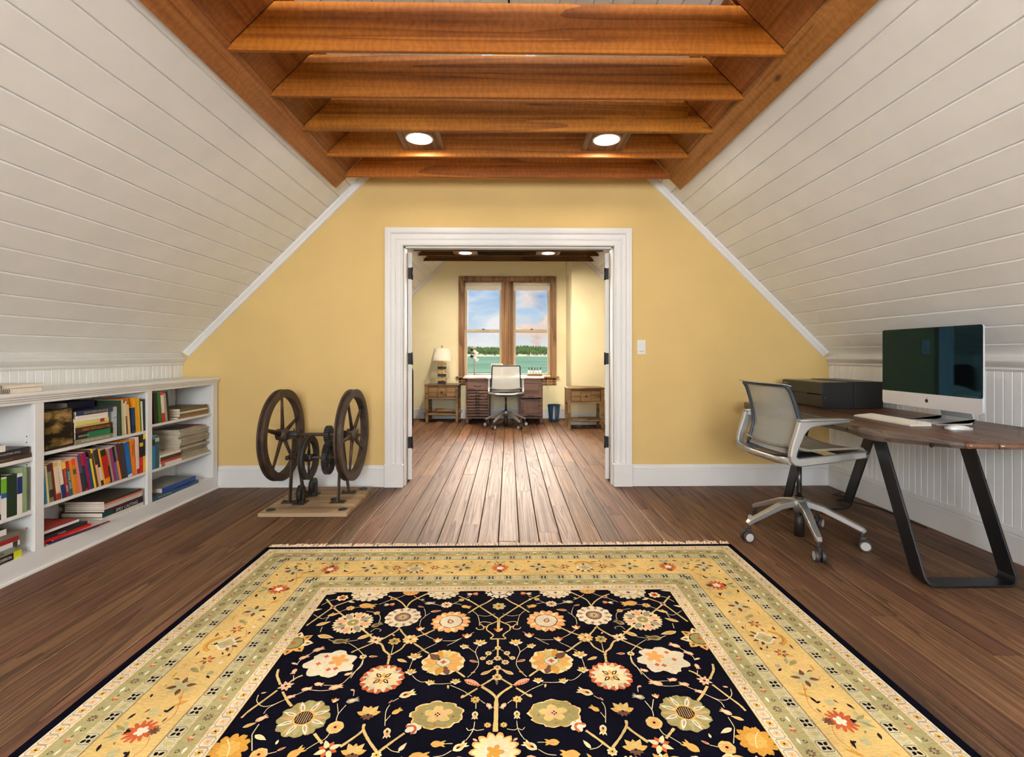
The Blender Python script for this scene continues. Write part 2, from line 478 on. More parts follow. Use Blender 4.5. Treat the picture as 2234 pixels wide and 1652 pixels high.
# ---- knee walls with beaded boards
def knee(side, name):
    b = MB(); x0, x1 = sorted((side * (XK + 0.012), side * (XK + 0.1)))
    b.box(x0, x1, YB - 0.1, YF + 0.1, -0.02, 1.2)
    root = struct(b.build(name, white))
    def boards(y0, y1, w, z0, z1):
        y = y0
        while y < y1 - 0.005:
            e = min(y + w, y1); p = MB(); c = 0.003
            p.ext([(side * (XK + 0.012), y + 0.0004), (side * XK - side * -c, y + 0.0004), (side * XK, y + c), (side * XK, e - c), (side * XK - side * -c, e - 0.0004), (side * (XK + 0.012), e - 0.0004)], 'z', z0, z1)
            p.build('bead_board', white, root); y = e
    boards(1.3, YW, 0.049, 0.0, 1.1)
    p = MB(); p.box(*sorted((side * XK, side * (XK + 0.012))), YB, 1.3, 0, 1.1); p.build('panel', white, root)
    p = MB(); p.box(*sorted((side * XK, side * (XK + 0.012))), YW + 0.14, YF, 0, 1.1); p.build('panel', white, root)
    return root
knee(-1, 'wall_left'); knee(1, 'wall_right')

# ---- crown mould on the knee walls
def crown(side, name, y0, y1):
    pr = [(0, 1.022), (0.008, 1.022), (0.012, 1.03), (0.008, 1.038), (0.01, 1.042), (0.02, 1.052), (0.03, 1.066), (0.034, 1.074), (0.034, 1.082), (0.022, 1.09), (0, 1.11)]
    b = MB(); b.ext([(side * (XK - d), z) for d, z in pr], 'y', y0, y1)
    return struct(b.build(name, trimw))
crown(-1, 'trim_1', YB, YW - 0.001); crown(1, 'trim_2', YB, YW - 0.001)

# ---- gable walls
def gable(b, x0, x1, z0, y0, y1):
    # piece of a gable between x0 and x1 from z0 up to the roof
    pts = [(x0, z0), (x1, z0), (x1, ZR - abs(x1) + 0.02)]
    if x0 < 0 < x1: pts.append((0, ZR + 0.02))
    pts.append((x0, ZR - abs(x0) + 0.02))
    b.ext(pts, 'y', y0, y1)
b = MB()
gable(b, -2.8, -0.905, -0.01, YW, YW + 0.14); gable(b, 0.905, 2.8, -0.01, YW, YW + 0.14); gable(b, -0.905, 0.905, 2.04, YW, YW + 0.14)
struct(b.build('wall_back', yellow))
b = MB()
WX0, WX1, WZ0, WZ1 = -0.775, 0.733, 0.745, 2.362
gable(b, -2.8, WX0, -0.01, YF, YF + 0.16); gable(b, WX1, 2.8, -0.01, YF, YF + 0.16); gable(b, WX0, WX1, WZ1, YF, YF + 0.16)
b.box(WX0, WX1, YF, YF + 0.16, -0.01, WZ0)
struct(b.build('wall_far', yellow2))
b = MB(); gable(b, 0.99, 2.75, -0.005, 7.75, YF + 0.01); struct(b.build('wall_chimney_breast', yellow2))
b = MB()
gable(b, -2.8, -1.2, -0.01, YB - 0.12, YB); gable(b, 1.2, 2.8, -0.01, YB - 0.12, YB); gable(b, -1.2, 1.2, 2.45, YB - 0.12, YB)
b.box(-1.2, 1.2, YB - 0.12, YB, -0.01, 0.85)
struct(b.build('wall_rear', yellow))

# ---- cove along the sloped edge of the gable walls
def rake(side, name, yf, sgn, top=0.15):
    prof = [(0.0, 0.032), (-0.014, 0.03), (-0.03, 0.018), (-0.038, 0.014), (-0.046, 0.014), (-0.052, 0.004), (-0.052, 0), (0, 0)]
    # swept down the slope: n towards the room, depth out of the wall
    b = MB(); v = []
    for s in (top, 3.82):
        for n, d in prof:
            x, z = roofpt(side, s, n); v.append((x, yf - sgn * d, z))
    k = len(prof)
    b.add(v, [(i, (i + 1) % k, k + (i + 1) % k, k + i) for i in range(k)] + [tuple(range(k)), tuple(range(k, 2 * k))])
    return struct(b.build(name, trimw))
rake(-1, 'trim_3', YW, 1); rake(1, 'trim_4', YW, 1)
rake(-1, 'trim_5', YF, 1)
b = MB(); b.X = None
rake(1, 'trim_6', 7.75, 1, 1.5)

# ---- baseboards
BP = [(0, 0), (0.018, 0), (0.018, 0.138), (0.012, 0.142), (0.016, 0.15), (0.013, 0.166), (0.006, 0.172), (0.006, 0.178), (0, 0.18)]
def base(name, a, y, x0, x1, sgn=-1):
    b = MB()
    if a == 'x': b.ext([(y + sgn * d, z) for d, z in BP], 'x', x0, x1)
    else: b.ext([(y + sgn * d, z) for d, z in BP], 'y', x0, x1)
    return struct(b.build(name, trimw))
base('baseboard_back_left', 'x', YW, -2.42, -1.035)
base('baseboard_back_right', 'x', YW, 1.035, XK)
base('baseboard_right', 'y', XK, YB, YW - 0.018)
base('baseboard_far', 'x', YF, -XK, 0.99)
base('baseboard_chimney_breast', 'x', 7.75, 0.975, XK)
base('baseboard_chimney_side', 'y', 0.99, 7.735, YF - 0.018)

# ---- door case
CP = [(0, 0), (0, 0.014), (0.006, 0.02), (0.014, 0.02), (0.018, 0.015), (0.046, 0.015), (0.05, 0.02), (0.056, 0.022), (0.062, 0.02), (0.066, 0.016), (0.094, 0.016), (0.098, 0.022), (0.106, 0.03), (0.118, 0.034), (0.146, 0.034), (0.146, 0)]
XJ, ZH = 0.886, 2.022
case = struct(thing('trim_7', None, None, (0, YW, 0)))
for s in (-1, 1):
    b = MB(); b.ext([(s * (XJ + w), YW - d) for w, d in CP], 'z', 0.19, 0, cut1=lambda p, q, s=s: ZH + (abs(p) - XJ))
    b.build('side_casing', trimw, case, True)
    b = MB(); b.cbox(*sorted((s * (XJ - 0.006), s * (XJ + 0.152))), YW - 0.042, YW + 0.0, 0.0, 0.192, 0.004)
    b.build('plinth_block', trimw, case, True)
    b = MB(); b.box(*sorted((s * XJ, s * (XJ + 0.02))), YW - 0.004, YW + 0.146, 0, ZH + 0.02)
    b.box(*sorted((s * (XJ - 0.012), s * XJ)), YW + 0.03, YW + 0.085, 0, ZH)
    b.build('jamb', trimw, case, True)
b = MB(); v = []
b.ext([(YW - d, ZH + w) for w, d in CP], 'x', 0, 0, cut0=lambda p, q: -(XJ + q - ZH), cut1=lambda p, q: XJ + q - ZH)
b.build('head_casing', trimw, case, True)
b = MB(); b.box(-XJ - 0.02, XJ + 0.02, YW - 0.004, YW + 0.146, ZH, ZH + 0.02); b.box(-XJ, XJ, YW + 0.03, YW + 0.085, ZH - 0.012, ZH)
b.build('head_jamb', trimw, case, True)
b = MB()
for s in (-1, 1): b.box(*sorted((s * XJ, s * (XJ + 0.14))), YW + 0.14, YW + 0.16, 0, ZH + 0.14)
b.box(-XJ, XJ, YW + 0.14, YW + 0.16, ZH, ZH + 0.14)
b.build('rear_casing', trimw, case, True)

# ---- the two door leaves, folded back into the far room
def door(side, name):
    ang = R(90) + side * R(-24) if side > 0 else R(90) + R(24)
    d = struct(thing(name, None, None, (side * 0.884, YW + 0.178, 0.012), 0))
    d.rotation_euler = (0, 0, ang)
    # local x runs along the leaf, local y across it (towards the opening)
    t = -side
    y0, y1 = sorted((0.0, -0.036 * side * -1 * -1))
    y0, y1 = (-0.036, 0.0) if side < 0 else (0.0, 0.036)
    b = MB(); w, h = 0.86, 1.99
    for a0, a1, z0, z1 in ((0, 0.115, 0, h), (w - 0.115, w, 0, h), (0.115, w - 0.115, 0, 0.22), (0.115, w - 0.115, 0.86, 1.02), (0.115, w - 0.115, h - 0.12, h)):
        b.box(a0, a1, y0, y1, z0, z1)
    b.build('leaf_frame', trimw, d)
    for z0, z1 in ((0.22, 0.86), (1.02, h - 0.12)):
        p = MB(); p.cbox(0.115, w - 0.115, y0 + 0.01, y1 - 0.01, z0, z1, 0.006); p.build('panel', trimw, d)
    for z in (0.325, 1.06, 1.808):
        p = MB(); p.cbox(-0.004, 0.0005, y0 + 0.004, y1 - 0.001, z - 0.05, z + 0.05, 0.001)
        yk = y1 + 0.004 if side < 0 else y0 - 0.004
        yk = y0 - 0.002 if side < 0 else y1 + 0.002
        p.cyl((-0.004, yk, z - 0.055), (-0.004, yk, z + 0.055), 0.007, n=10)
        p.build('hinge', black, d)
    p = MB(); p.cyl((w - 0.06, y0 - 0.045, 0.95), (w - 0.06, y1 + 0.045, 0.95), 0.008, n=10)
    for yy in (y0 - 0.05, y1 + 0.05): p.lathe([(0, -0.02), (0.02, -0.014), (0.026, 0), (0.02, 0.014), (0, 0.02)], 12, (w - 0.06, yy, 0.95), 'y')
    p.build('door_knob', black, d)
    return d
door(-1, 'door_1'); door(1, 'door_2')

# ---- joist frames
def joist_frame(name, label, ys, rails, mj, mr, ylo, yhi, zb=2.5, hgt=0.225, blocks=True):
    root = thing(name, label, 'ceiling beams', (0, (ylo + yhi) / 2, zb))
    for y in ys:
        b = MB()
        zt = zb + hgt; o = -0.035
        p0 = ZR - zb + o; p1 = ZR - zt + o
        b.ext([(-p0, zb), (p0, zb), (p1, zt), (-p1, zt)], 'y', y, y + 0.024)
        b.build('joist', mj, root, True, bevel=0.003, seg=1)
    for side in (-1, 1):
        b = MB(); s0, s1 = (ZR - zb + 0.066) / Q * 1.0, 0
        sa = (ZR - 2.545) / Q; sb = (ZR - 2.443) / Q
        b.ext([roofpt(side, s, n) for s, n in ((sa, -0.002), (sb, -0.002), (sb, -0.034), (sa, -0.034))], 'y', ylo, yhi)
        b.build('side_rail', rails, root, True, bevel=0.002, seg=1)
        if blocks:
            yy = sorted(ys)
            segs = [(a + 0.025, c - 0.001) for a, c in zip(yy[:-1], yy[1:])]
            for a, c in segs:
                p = MB(); s_a = (ZR - 2.80) / Q; s_b = (ZR - 2.546) / Q
                p.ext([roofpt(side, s, n) for s, n in ((s_a, -0.002), (s_b, -0.002), (s_b, -0.024), (s_a, -0.024))], 'y', a, c)
                p.build('blocking', mr, root, True)
    return root
ysf = [3.868 - 0.402 * k for k in range(17)]
joist_frame('joist_frame', 'orange stained wooden joists under the ridge of the white plank ceiling', ysf, railw, joistw, railw, -2.6, 3.905)
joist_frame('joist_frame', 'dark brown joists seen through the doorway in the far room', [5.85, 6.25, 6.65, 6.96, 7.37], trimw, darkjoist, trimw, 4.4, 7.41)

# ---- recessed downlights on little boards between the joists
lens = plain('lamp_lens', (255, 244, 225), 0.4, emis=(255, 244, 228, 220.0))
lens2 = plain('far_lamp_lens', (255, 244, 225), 0.4, emis=(255, 238, 216, 1500.0))
ring = plain('lamp_ring', (235, 225, 210), 0.4)
plate = wood('lamp_board_wood', (84, 56, 32), (130, 94, 60), (160, 122, 84), (22, 0.8, 22), 0.5, 0.2, 0.1)
def downlight(x, y, z, d, label, lm_, mt, w=0.29):
    t = thing('recessed_light', label, 'ceiling light', (x, y + d / 2, z))
    b = MB(); b.box(-w / 2, w / 2, -d / 2, d / 2, 0, 0.02); b.build('mounting_board', mt, t)
    b = MB(); b.lathe([(0.078, 0.0), (0.095, -0.001), (0.095, -0.006), (0.088, -0.008), (0.078, -0.004), (0.078, 0.0)], 32); b.build('trim_ring', ring, t)
    b = MB(); b.lathe([(0.0, -0.003), (0.079, -0.003)], 32); b.build('lens', lm_, t)
    return t
LP = lens
downlight(-0.593, 3.0895, 2.545, 0.372, 'glowing round downlight on a board, left of the two between the near joists', LP, plate)
downlight(0.652, 3.0895, 2.545, 0.372, 'glowing round downlight on a board, right of the two between the near joists', LP, plate)
for sx, w_ in ((-0.593, 'left'), (0.652, 'right')):
    downlight(sx, 1.0795, 2.545, 0.372, 'round downlight between the joists above the camera, on the %s' % w_, LP, plate)
    downlight(sx, -0.9305, 2.545, 0.372, 'round downlight between the joists behind the camera, on the %s' % w_, LP, plate)
for sx, w_ in ((-0.60, 'left'), (0.545, 'right')):
    downlight(sx, 6.678, 2.51, 0.278, 'downlight between the dark joists of the far room, on the %s' % w_, lens2, plate, 0.33)
    downlight(sx, 5.88, 2.51, 0.36, 'downlight above the doorway in the far room, on the %s' % w_, lens2, plate, 0.33)

# ---- far window: a pair of sash windows in a stained wood case
casew = wood('window_case_wood', (76, 50, 24), (124, 88, 50), (152, 114, 72), (20, 20, 0.8), 0.45, 0.15, 0.08, knots=False)
sashm = plain('sash_paint', (176, 160, 132), 0.45, var=0.05)
shadem = plain('roller_shade_cloth', (226, 222, 206), 0.8)
m, t_, b_ = newmat('window_glass'); n_, l_ = t_.nodes, t_.links
for q in list(n_): n_.remove(q)
go = n_.new('ShaderNodeOutputMaterial'); tr = n_.new('ShaderNodeBsdfTransparent'); gl = n_.new('ShaderNodeBsdfGlossy'); gl.inputs['Roughness'].default_value = 0.0
ms = n_.new('ShaderNodeMixShader'); fz = n_.new('ShaderNodeFresnel'); fz.inputs['IOR'].default_value = 1.02
l_.new(fz.outputs[0], ms.inputs[0]); l_.new(tr.outputs[0], ms.inputs[1]); l_.new(gl.outputs[0], ms.inputs[2]); l_.new(ms.outputs[0], go.inputs[0])
glass = m
win = struct(thing('window_1', None, None, (-0.021, YF, 0.72)))
KP = [(0, 0), (0, 0.016), (0.012, 0.022), (0.02, 0.018), (0.045, 0.02), (0.05, 0.026), (0.066, 0.026), (0.07, 0.03), (0.088, 0.032), (0.088, 0)]
for s, xi in ((-1, WX0), (1, WX1)):
    b = MB(); b.ext([(xi + s * w, YF - d) for w, d in KP], 'z', 0.722, 0, cut1=lambda p, q, xi=xi: WZ1 + abs(p - xi)); b.build('side_casing', casew, win, True)
b = MB(); b.ext([(YF - d, WZ1 + w) for w, d in KP], 'x', 0, 0, cut0=lambda p, q: WX0 - (q - WZ1), cut1=lambda p, q: WX1 + (q - WZ1)); b.build('head_casing', casew, win, True)
mc = -0.021
b = MB(); b.ext([(mc + w, YF - d) for w, d in ((-0.085, -0.1), (-0.085, 0.012), (-0.06, 0.018), (-0.05, 0.012), (-0.02, 0.014), (-0.012, 0.022), (0.012, 0.022), (0.02, 0.014), (0.05, 0.012), (0.06, 0.018), (0.085, 0.012), (0.085, -0.1))], 'z', 0.722, WZ1); b.build('mullion', casew, win, True)
b = MB(); b.cbox(-0.905, 0.865, YF - 0.07, YF + 0.1, 0.70, 0.724, 0.006); b.build('sill', casew, win, True)
b = MB(); b.ext([(YF, 0.575), (YF - 0.016, 0.575), (YF - 0.022, 0.60), (YF - 0.016, 0.625), (YF - 0.026, 0.645), (YF - 0.018, 0.665), (YF - 0.034, 0.7), (YF, 0.7)], 'x', -0.862, 0.82); b.build('apron', casew, win, True)
for s, x0, x1 in ((-1, WX0, mc - 0.085), (1, mc + 0.085, WX1)):
    b = MB()   # wooden lining of the opening
    b.box(x0, x0 + 0.012, YF, YF + 0.15, 0.724, WZ1); b.box(x1 - 0.012, x1, YF, YF + 0.15, 0.724, WZ1); b.box(x0, x1, YF, YF + 0.15, WZ1 - 0.012, WZ1); b.build('lining', casew, win, True)
    for z0, z1, yy in ((0.724, 1.535, YF + 0.06), (1.485, WZ1 - 0.012, YF + 0.09)):
        b = MB(); w = 0.045; xa, xb = x0 + 0.012, x1 - 0.012
        b.cbox(xa, xa + w, yy, yy + 0.028, z0, z1, 0.004); b.cbox(xb - w, xb, yy, yy + 0.028, z0, z1, 0.004)
        b.cbox(xa + w, xb - w, yy, yy + 0.028, z0, z0 + 0.045, 0.004); b.cbox(xa + w, xb - w, yy, yy + 0.028, z1 - 0.045, z1, 0.004)
        sash = b.build('sash', sashm, win, True)
        b = MB(); b.box(xa + w - 0.005, xb - w + 0.005, yy + 0.012, yy + 0.016, z0 + 0.04, z1 - 0.04); b.build('pane', glass, sash, True)
    b = MB(); xm = (x0 + x1) / 2; b.cbox(xm - 0.022, xm + 0.022, YF + 0.045, YF + 0.062, 1.532, 1.548, 0.004); b.build('sash_lock', black, win, True)
    b = MB(); b.cyl((x0 + 0.014, YF + 0.028, 2.325), (x1 - 0.014, YF + 0.028, 2.325), 0.024, n=14); b.box(x0 + 0.02, x1 - 0.02, YF + 0.048, YF + 0.05, 2.225, 2.33); b.cbox(x0 + 0.02, x1 - 0.02, YF + 0.044, YF + 0.054, 2.216, 2.23, 0.002)
    b.build('roller_shade', shadem, win, True)
b = MB(); b.cyl((0.665, YF - 0.036, 0.5), (0.665, YF - 0.036, 2.3), 0.0025, n=6); b.cyl((0.665, YF - 0.036, 0.78), (0.665, YF - 0.036, 0.81), 0.006, n=8); b.build('shade_cord', shadem, win, True)
b = MB(); b.cyl((WX0 + 0.018, YF - 0.036, 0.76), (WX0 + 0.018, YF - 0.036, 1.52), 0.0025, n=6); b.build('shade_cord', shadem, win, True)

# ---- rear window frame (behind the camera)
w2 = struct(thing('window_2', None, None, (0, YB, 0.85)))
b = MB()
for a in ((-1.3, -1.2, 0.75, 2.55), (1.2, 1.3, 0.75, 2.55), (-1.2, 1.2, 0.75, 0.85), (-1.2, 1.2, 2.45, 2.55)): b.box(a[0], a[1], YB, YB + 0.025, a[2], a[3])
b.build('casing', casew, w2, True)

w3 = struct(thing('added_loft_frame', None, None, (0, YB, 2.7)))  # made-up casing around the added loft light; the wall behind it is closed
b = MB()
for a in ((-0.53, -0.46, 2.68, 3.36), (0.46, 0.53, 2.68, 3.36), (-0.46, 0.46, 2.68, 2.74), (-0.46, 0.46, 3.36, 3.42)): b.box(a[0], a[1], YB, YB + 0.03, a[2], a[3])
b.build('casing', casew, w3, True)

# ---- outside: sea, far shore, forest, houses
m, t_, b_ = newmat('sea_water'); n_, l_ = t_.nodes, t_.links
b_.inputs['Base Color'].default_value = lin(70, 118, 110); b_.inputs['Roughness'].default_value = 0.9; b_.inputs['Specular IOR Level'].default_value = 0.0; b_.inputs['IOR'].default_value = 1.001
tcn = n_.new('ShaderNodeNewGeometry'); mpn = n_.new('ShaderNodeMapping'); mpn.inputs['Scale'].default_value = (0.02, 0.12, 1)
nzn = n_.new('ShaderNodeTexNoise'); nzn.inputs['Scale'].default_value = 1.0; nzn.inputs['Detail'].default_value = 6
l_.new(tcn.outputs['Position'], mpn.inputs[0]); l_.new(mpn.outputs[0], nzn.inputs['Vector'])
crn = n_.new('ShaderNodeValToRGB'); crn.color_ramp.elements[0].position = 0.35; crn.color_ramp.elements[0].color = lin(72, 104, 92)
crn.color_ramp.elements[1].position = 0.7; crn.color_ramp.elements[1].color = lin(112, 146, 130)
l_.new(nzn.outputs['Fac'], crn.inputs[0]); l_.new(crn.outputs[0], b_.inputs['Base Color'])
sea_m = m
ZS = 1.115 - 6.0
b = MB(); b.add([(-1500, 30, ZS), (1500, 30, ZS), (1500, 1110, ZS), (-1500, 1110, ZS)], [(0, 1, 2, 3)])
tag(b.build('sea', sea_m), 'calm green sea beyond the far window', 'sea')
shore_m = plain('far_shore_grass', (120, 130, 76), 0.9, var=0.4, scale=0.05)
b = MB(); k = 40
def ridge(u): return 11 + 3.0 * math.sin(u * 0.013 + 1) + 1.6 * math.sin(u * 0.041) + (-u) * 0.006
v = []
for i in range(k + 1):
    u = -600 + 1200 * i / k
    v += [(u, 1078 + 4 * math.sin(u * 0.05), ZS), (u, 1094, ZS + 2.5), (u, 1130, ZS + 5.5), (u, 1200, ZS + 4 + ridge(u) * 0.8), (u, 1260, ZS + 5 + ridge(u))]
b.add(v, [(i * 5 + j, (i + 1) * 5 + j, (i + 1) * 5 + j + 1, i * 5 + j + 1) for i in range(k) for j in range(4)], True)
tag(b.build('far_shore', shore_m), 'low grassy far shore rising from the sea', 'shore')
forest_m, t_, b_ = newmat('forest_green'); n_, l_ = t_.nodes, t_.links
b_.inputs['Roughness'].default_value = 0.9
g_ = n_.new('ShaderNodeNewGeometry'); w_ = n_.new('ShaderNodeTexNoise'); w_.inputs['Scale'].default_value = 0.12; w_.inputs['Detail'].default_value = 4
l_.new(g_.outputs['Position'], w_.inputs['Vector']); c_ = n_.new('ShaderNodeValToRGB')
c_.color_ramp.elements[0].position = 0.35; c_.color_ramp.elements[0].color = lin(88, 126, 80); c_.color_ramp.elements[1].position = 0.68; c_.color_ramp.elements[1].color = lin(168, 188, 112)
l_.new(w_.outputs['Fac'], c_.inputs[0]); l_.new(c_.outputs[0], b_.inputs['Base Color'])
b = MB(); fr_ = random.Random(3)
for i in range(5200):
    u = fr_.uniform(-330, 330); q = fr_.random() ** 0.8
    y = 1122 + q * 140
    zg = ZS + 4.5 + max(0, (y - 1130) / 130) * (ridge(u)) * 0.95
    h = fr_.uniform(5.5, 10.5); r = h * fr_.uniform(0.2, 0.34)
    a = fr_.random() * 6
    v = [(u + r * math.cos(a + j * 2 * PI / 5), y + r * math.sin(a + j * 2 * PI / 5), zg) for j in range(5)]
    v += [(u + 0.7 * r * math.cos(a + j * 2 * PI / 5), y + 0.7 * r * math.sin(a + j * 2 * PI / 5), zg + h * 0.55) for j in range(5)] + [(u, y, zg + h)]
    b.add(v, [(j, (j + 1) % 5, 5 + (j + 1) % 5, 5 + j) for j in range(5)] + [(5 + j, 5 + (j + 1) % 5, 10) for j in range(5)])
tag(b.build('forest', forest_m, fix=False), 'dense evergreen forest on the far shore', 'forest', kind='stuff')
hw = plain('far_house_wall', (236, 226, 200), 0.8); hr = plain('far_house_roof', (120, 112, 104), 0.8)
for i, (u, y, z) in enumerate([(-52, 1100, 3.6), (-40, 1104, 3.8), (-31, 1098, 3.2), (-14, 1102, 3.6), (18, 1100, 3.4), (44, 1101, 3.6), (56, 1108, 4.4), (62, 1099, 3.4), (72, 1110, 5), (80, 1100, 3.5), (88, 1112, 5.2), (97, 1103, 4)]):
    t = thing('far_house', 'tiny pale house on the far shore, %s from the left' % ['first', 'second', 'third', 'fourth', 'fifth', 'sixth', 'seventh', 'eighth', 'ninth', 'tenth', 'eleventh', 'twelfth'][i], 'house', (u, y, ZS + z - 1.2), 0, 'houses on the far shore')
    b = MB(); b.box(-2.6, 2.6, -2, 2, 0, 2.6); b.build('house_wall', hw, t)
    b = MB(); b.ext([(-2.3, 2.6), (2.3, 2.6), (0, 4.0)], 'x', -2.8, 2.8); b.build('roof', hr, t)

# ================================================================== built-in bookcase
XB = -2.42
BO = (-2.57, 2.95, 0)
bc = thing('bookcase', 'long low white built-in bookcase along the left knee wall', 'bookcase', BO)
YE = 4.13
STL = [(1.755, 1.80), (2.55, 2.601), (3.335, 3.379), (4.065, YE)]
BAY = [(1.80, 2.55), (2.601, 3.335), (3.379, 4.065)]
SH = [(0.588, 0.318), (0.60, 0.325), (0.632, 0.322)]
b = MB(); b.ext([(-2.716, 0.896), (-2.408, 0.896), (-2.402, 0.9), (-2.40, 0.908), (-2.402, 0.918), (-2.406, 0.921), (-2.716, 0.921)], 'y', 1.735, YE); b.build('countertop', trimw, bc, True)
b = MB(); b.ext([(-2.44, 0.862), (XB + 0.001, 0.862), (XB + 0.001, 0.874), (XB + 0.006, 0.878), (XB + 0.008, 0.886), (XB + 0.014, 0.89), (XB + 0.014, 0.896), (-2.44, 0.896)], 'y', 1.755, YE); b.build('cornice_rail', trimw, bc, True)
b = MB(); b.box(-2.44, XB, 1.755, YE, 0.012, 0.104); b.ext([(-2.44, 0.0), (XB + 0.012, 0.0), (XB + 0.01, 0.01), (XB, 0.014), (-2.44, 0.014)], 'y', 1.755, YE); b.build('base_rail', trimw, bc, True)
for i, (a, c) in enumerate(STL):
    b = MB(); b.cbox(-2.44, XB, a, c, 0.104, 0.862, 0.0015); b.build('stile', trimw, bc, True)
    b = MB(); m_ = (a + c) / 2; w = 0.011 if 0 < i < 3 else (c - a) / 2
    b.box(-2.716, -2.44, a if i == 3 else m_ - w, c if i == 3 else m_ + w, 0.104, 0.896); pa = b.build('partition', trimw, bc, True)
    if i in (1, 2, 3):   # shelf-pin holes
        yy = (a if i == 3 else m_ - w) - 0.0006
        for z in (0.22, 0.405, 0.545, 0.66, 0.69) if i == 1 else (0.36, 0.55) if i == 2 else (0.43, 0.585, 0.67, 0.7):
            p = MB(); p.cyl((-2.475, yy, z), (-2.475, yy + 0.001, z), 0.0032, n=8); p.build('pin_hole', underw, pa, True)
for (a, c), zs in zip(BAY, SH):
    b = MB(); b.box(-2.716, -2.44, a - 0.015, c + 0.015, 0.086, 0.1035); b.build('bottom_shelf', trimw, bc, True)
    for z in zs: b = MB(); b.cbox(-2.716, -2.428, a - 0.014, c + 0.014 if c < 4 else c, z - 0.018, z, 0.0012); b.build('shelf', trimw, bc, True)

# ================================================================== books
_cm = {}
def cmat(c, rough=0.45):
    k = (tuple(c), rough)
    if k not in _cm: _cm[k] = plain('book_%02x%02x%02x' % tuple(c), c, rough, var=0.06, scale=14)
    return _cm[k]
pagem = plain('book_pages', (226, 216, 196), 0.9, var=0.06, scale=60)
BK = (18, 18, 18); WH = (232, 228, 220); NV = (24, 40, 84); RD = (184, 28, 28); CRM = (228, 212, 178); DG = (32, 54, 38); OR = (226, 132, 30); YL = (240, 206, 30); TE = (20, 112, 120); MR = (104, 22, 38); BR = (88, 56, 36); GY = (150, 148, 142); BLU = (14, 110, 180)
def bookmesh(t, h, d, spine, cover, bands, up, soft):
    """upright: spine on x = 0 facing +x, thickness along y, height along z; flat: height along y, thickness along z"""
    c = 0.0012 if soft else 0.0026; e = 0.0 if soft else 0.003
    P_ = (lambda x0, x1, a0, a1, h0, h1, B: B.box(x0, x1, a0, a1, h0, h1)) if up else (lambda x0, x1, a0, a1, h0, h1, B: B.box(x0, x1, h0, h1, a0, a1))
    cv = MB(); P_(-c, 0, 0, t, 0, h, cv); cv.m = 1; P_(-d, -c, 0, c, 0, h, cv); P_(-d, -c, t - c, t, 0, h, cv)
    pg = MB(); P_(-d + e + 0.001, -c, c, t - c, e, h - e, pg)
    bs = []
    for z0, z1, col in bands:
        q = MB(); P_(-0.0005, 0.0006, 0.0002, t - 0.0002, z0 * h, z1 * h, q); bs.append((q, col))
    return cv, pg, bs
def mkbook(label, loc, t, h, d, spine, cover=None, bands=(), txt=None, tcol=WH, up=True, lean=0.0, yaw=0.0, group=None, soft=True, name='book', tpos=0.5, tw=0.8, ts=0.5, cat='book'):
    o = thing(name, label, cat, loc, 0, group)
    o.rotation_euler = (R(lean) if up else 0, 0, R(yaw))
    cv, pg, bs = bookmesh(t, h, d, spine, cover, bands, up, soft)
    cv.build('cover', [cmat(spine), cmat(cover or spine)], o); pg.build('page_block', pagem, o)
    for q, col in bs: q.build('spine_band', cmat(col), o)
    for (s, tc_, pos, wid, sz) in (txt if isinstance(txt, list) else [(txt, tcol, tpos, tw, ts)] if txt else []):
        if up: text(s, cmat(tc_), t * sz, (0.0009, t / 2, h * (1 - pos)), basis((0, 0, -1), (0, 1, 0)), o, width=h * wid)
        else: text(s, cmat(tc_), t * sz, (0.0009, h * pos, t / 2), basis((0, 1, 0), (0, 0, 1)), o, width=h * wid)
    return o
def row(y, z, specs, group, x=-2.432):
    prev = None
    for sp in specs:
        label, t, h, d, spine = sp[:5]; k = dict(sp[5]) if len(sp) > 5 else {}
        xs = k.pop('x', x); gap = k.pop('gap', 0.0005); lean = k.get('lean', 0)
        y += gap
        if prev is not None and lean > prev: y += h * (math.tan(R(lean)) - math.tan(R(prev)))
        prev = lean
        mkbook(label, (xs, y, z + 0.0006), t, h, d, spine, group=group, **k)
        y += t / math.cos(R(lean))
    return y
def stack(y, z, specs, group, x=-2.432):
    for sp in specs:
        label, t, h, d, spine = sp[:5]; k = dict(sp[5]) if len(sp) > 5 else {}
        mkbook(label, (k.pop('x', x), y + k.pop('dy', 0), z + 0.0006), t, h, d, spine, up=False, group=group, **k)
        z += t + 0.0006
    return z

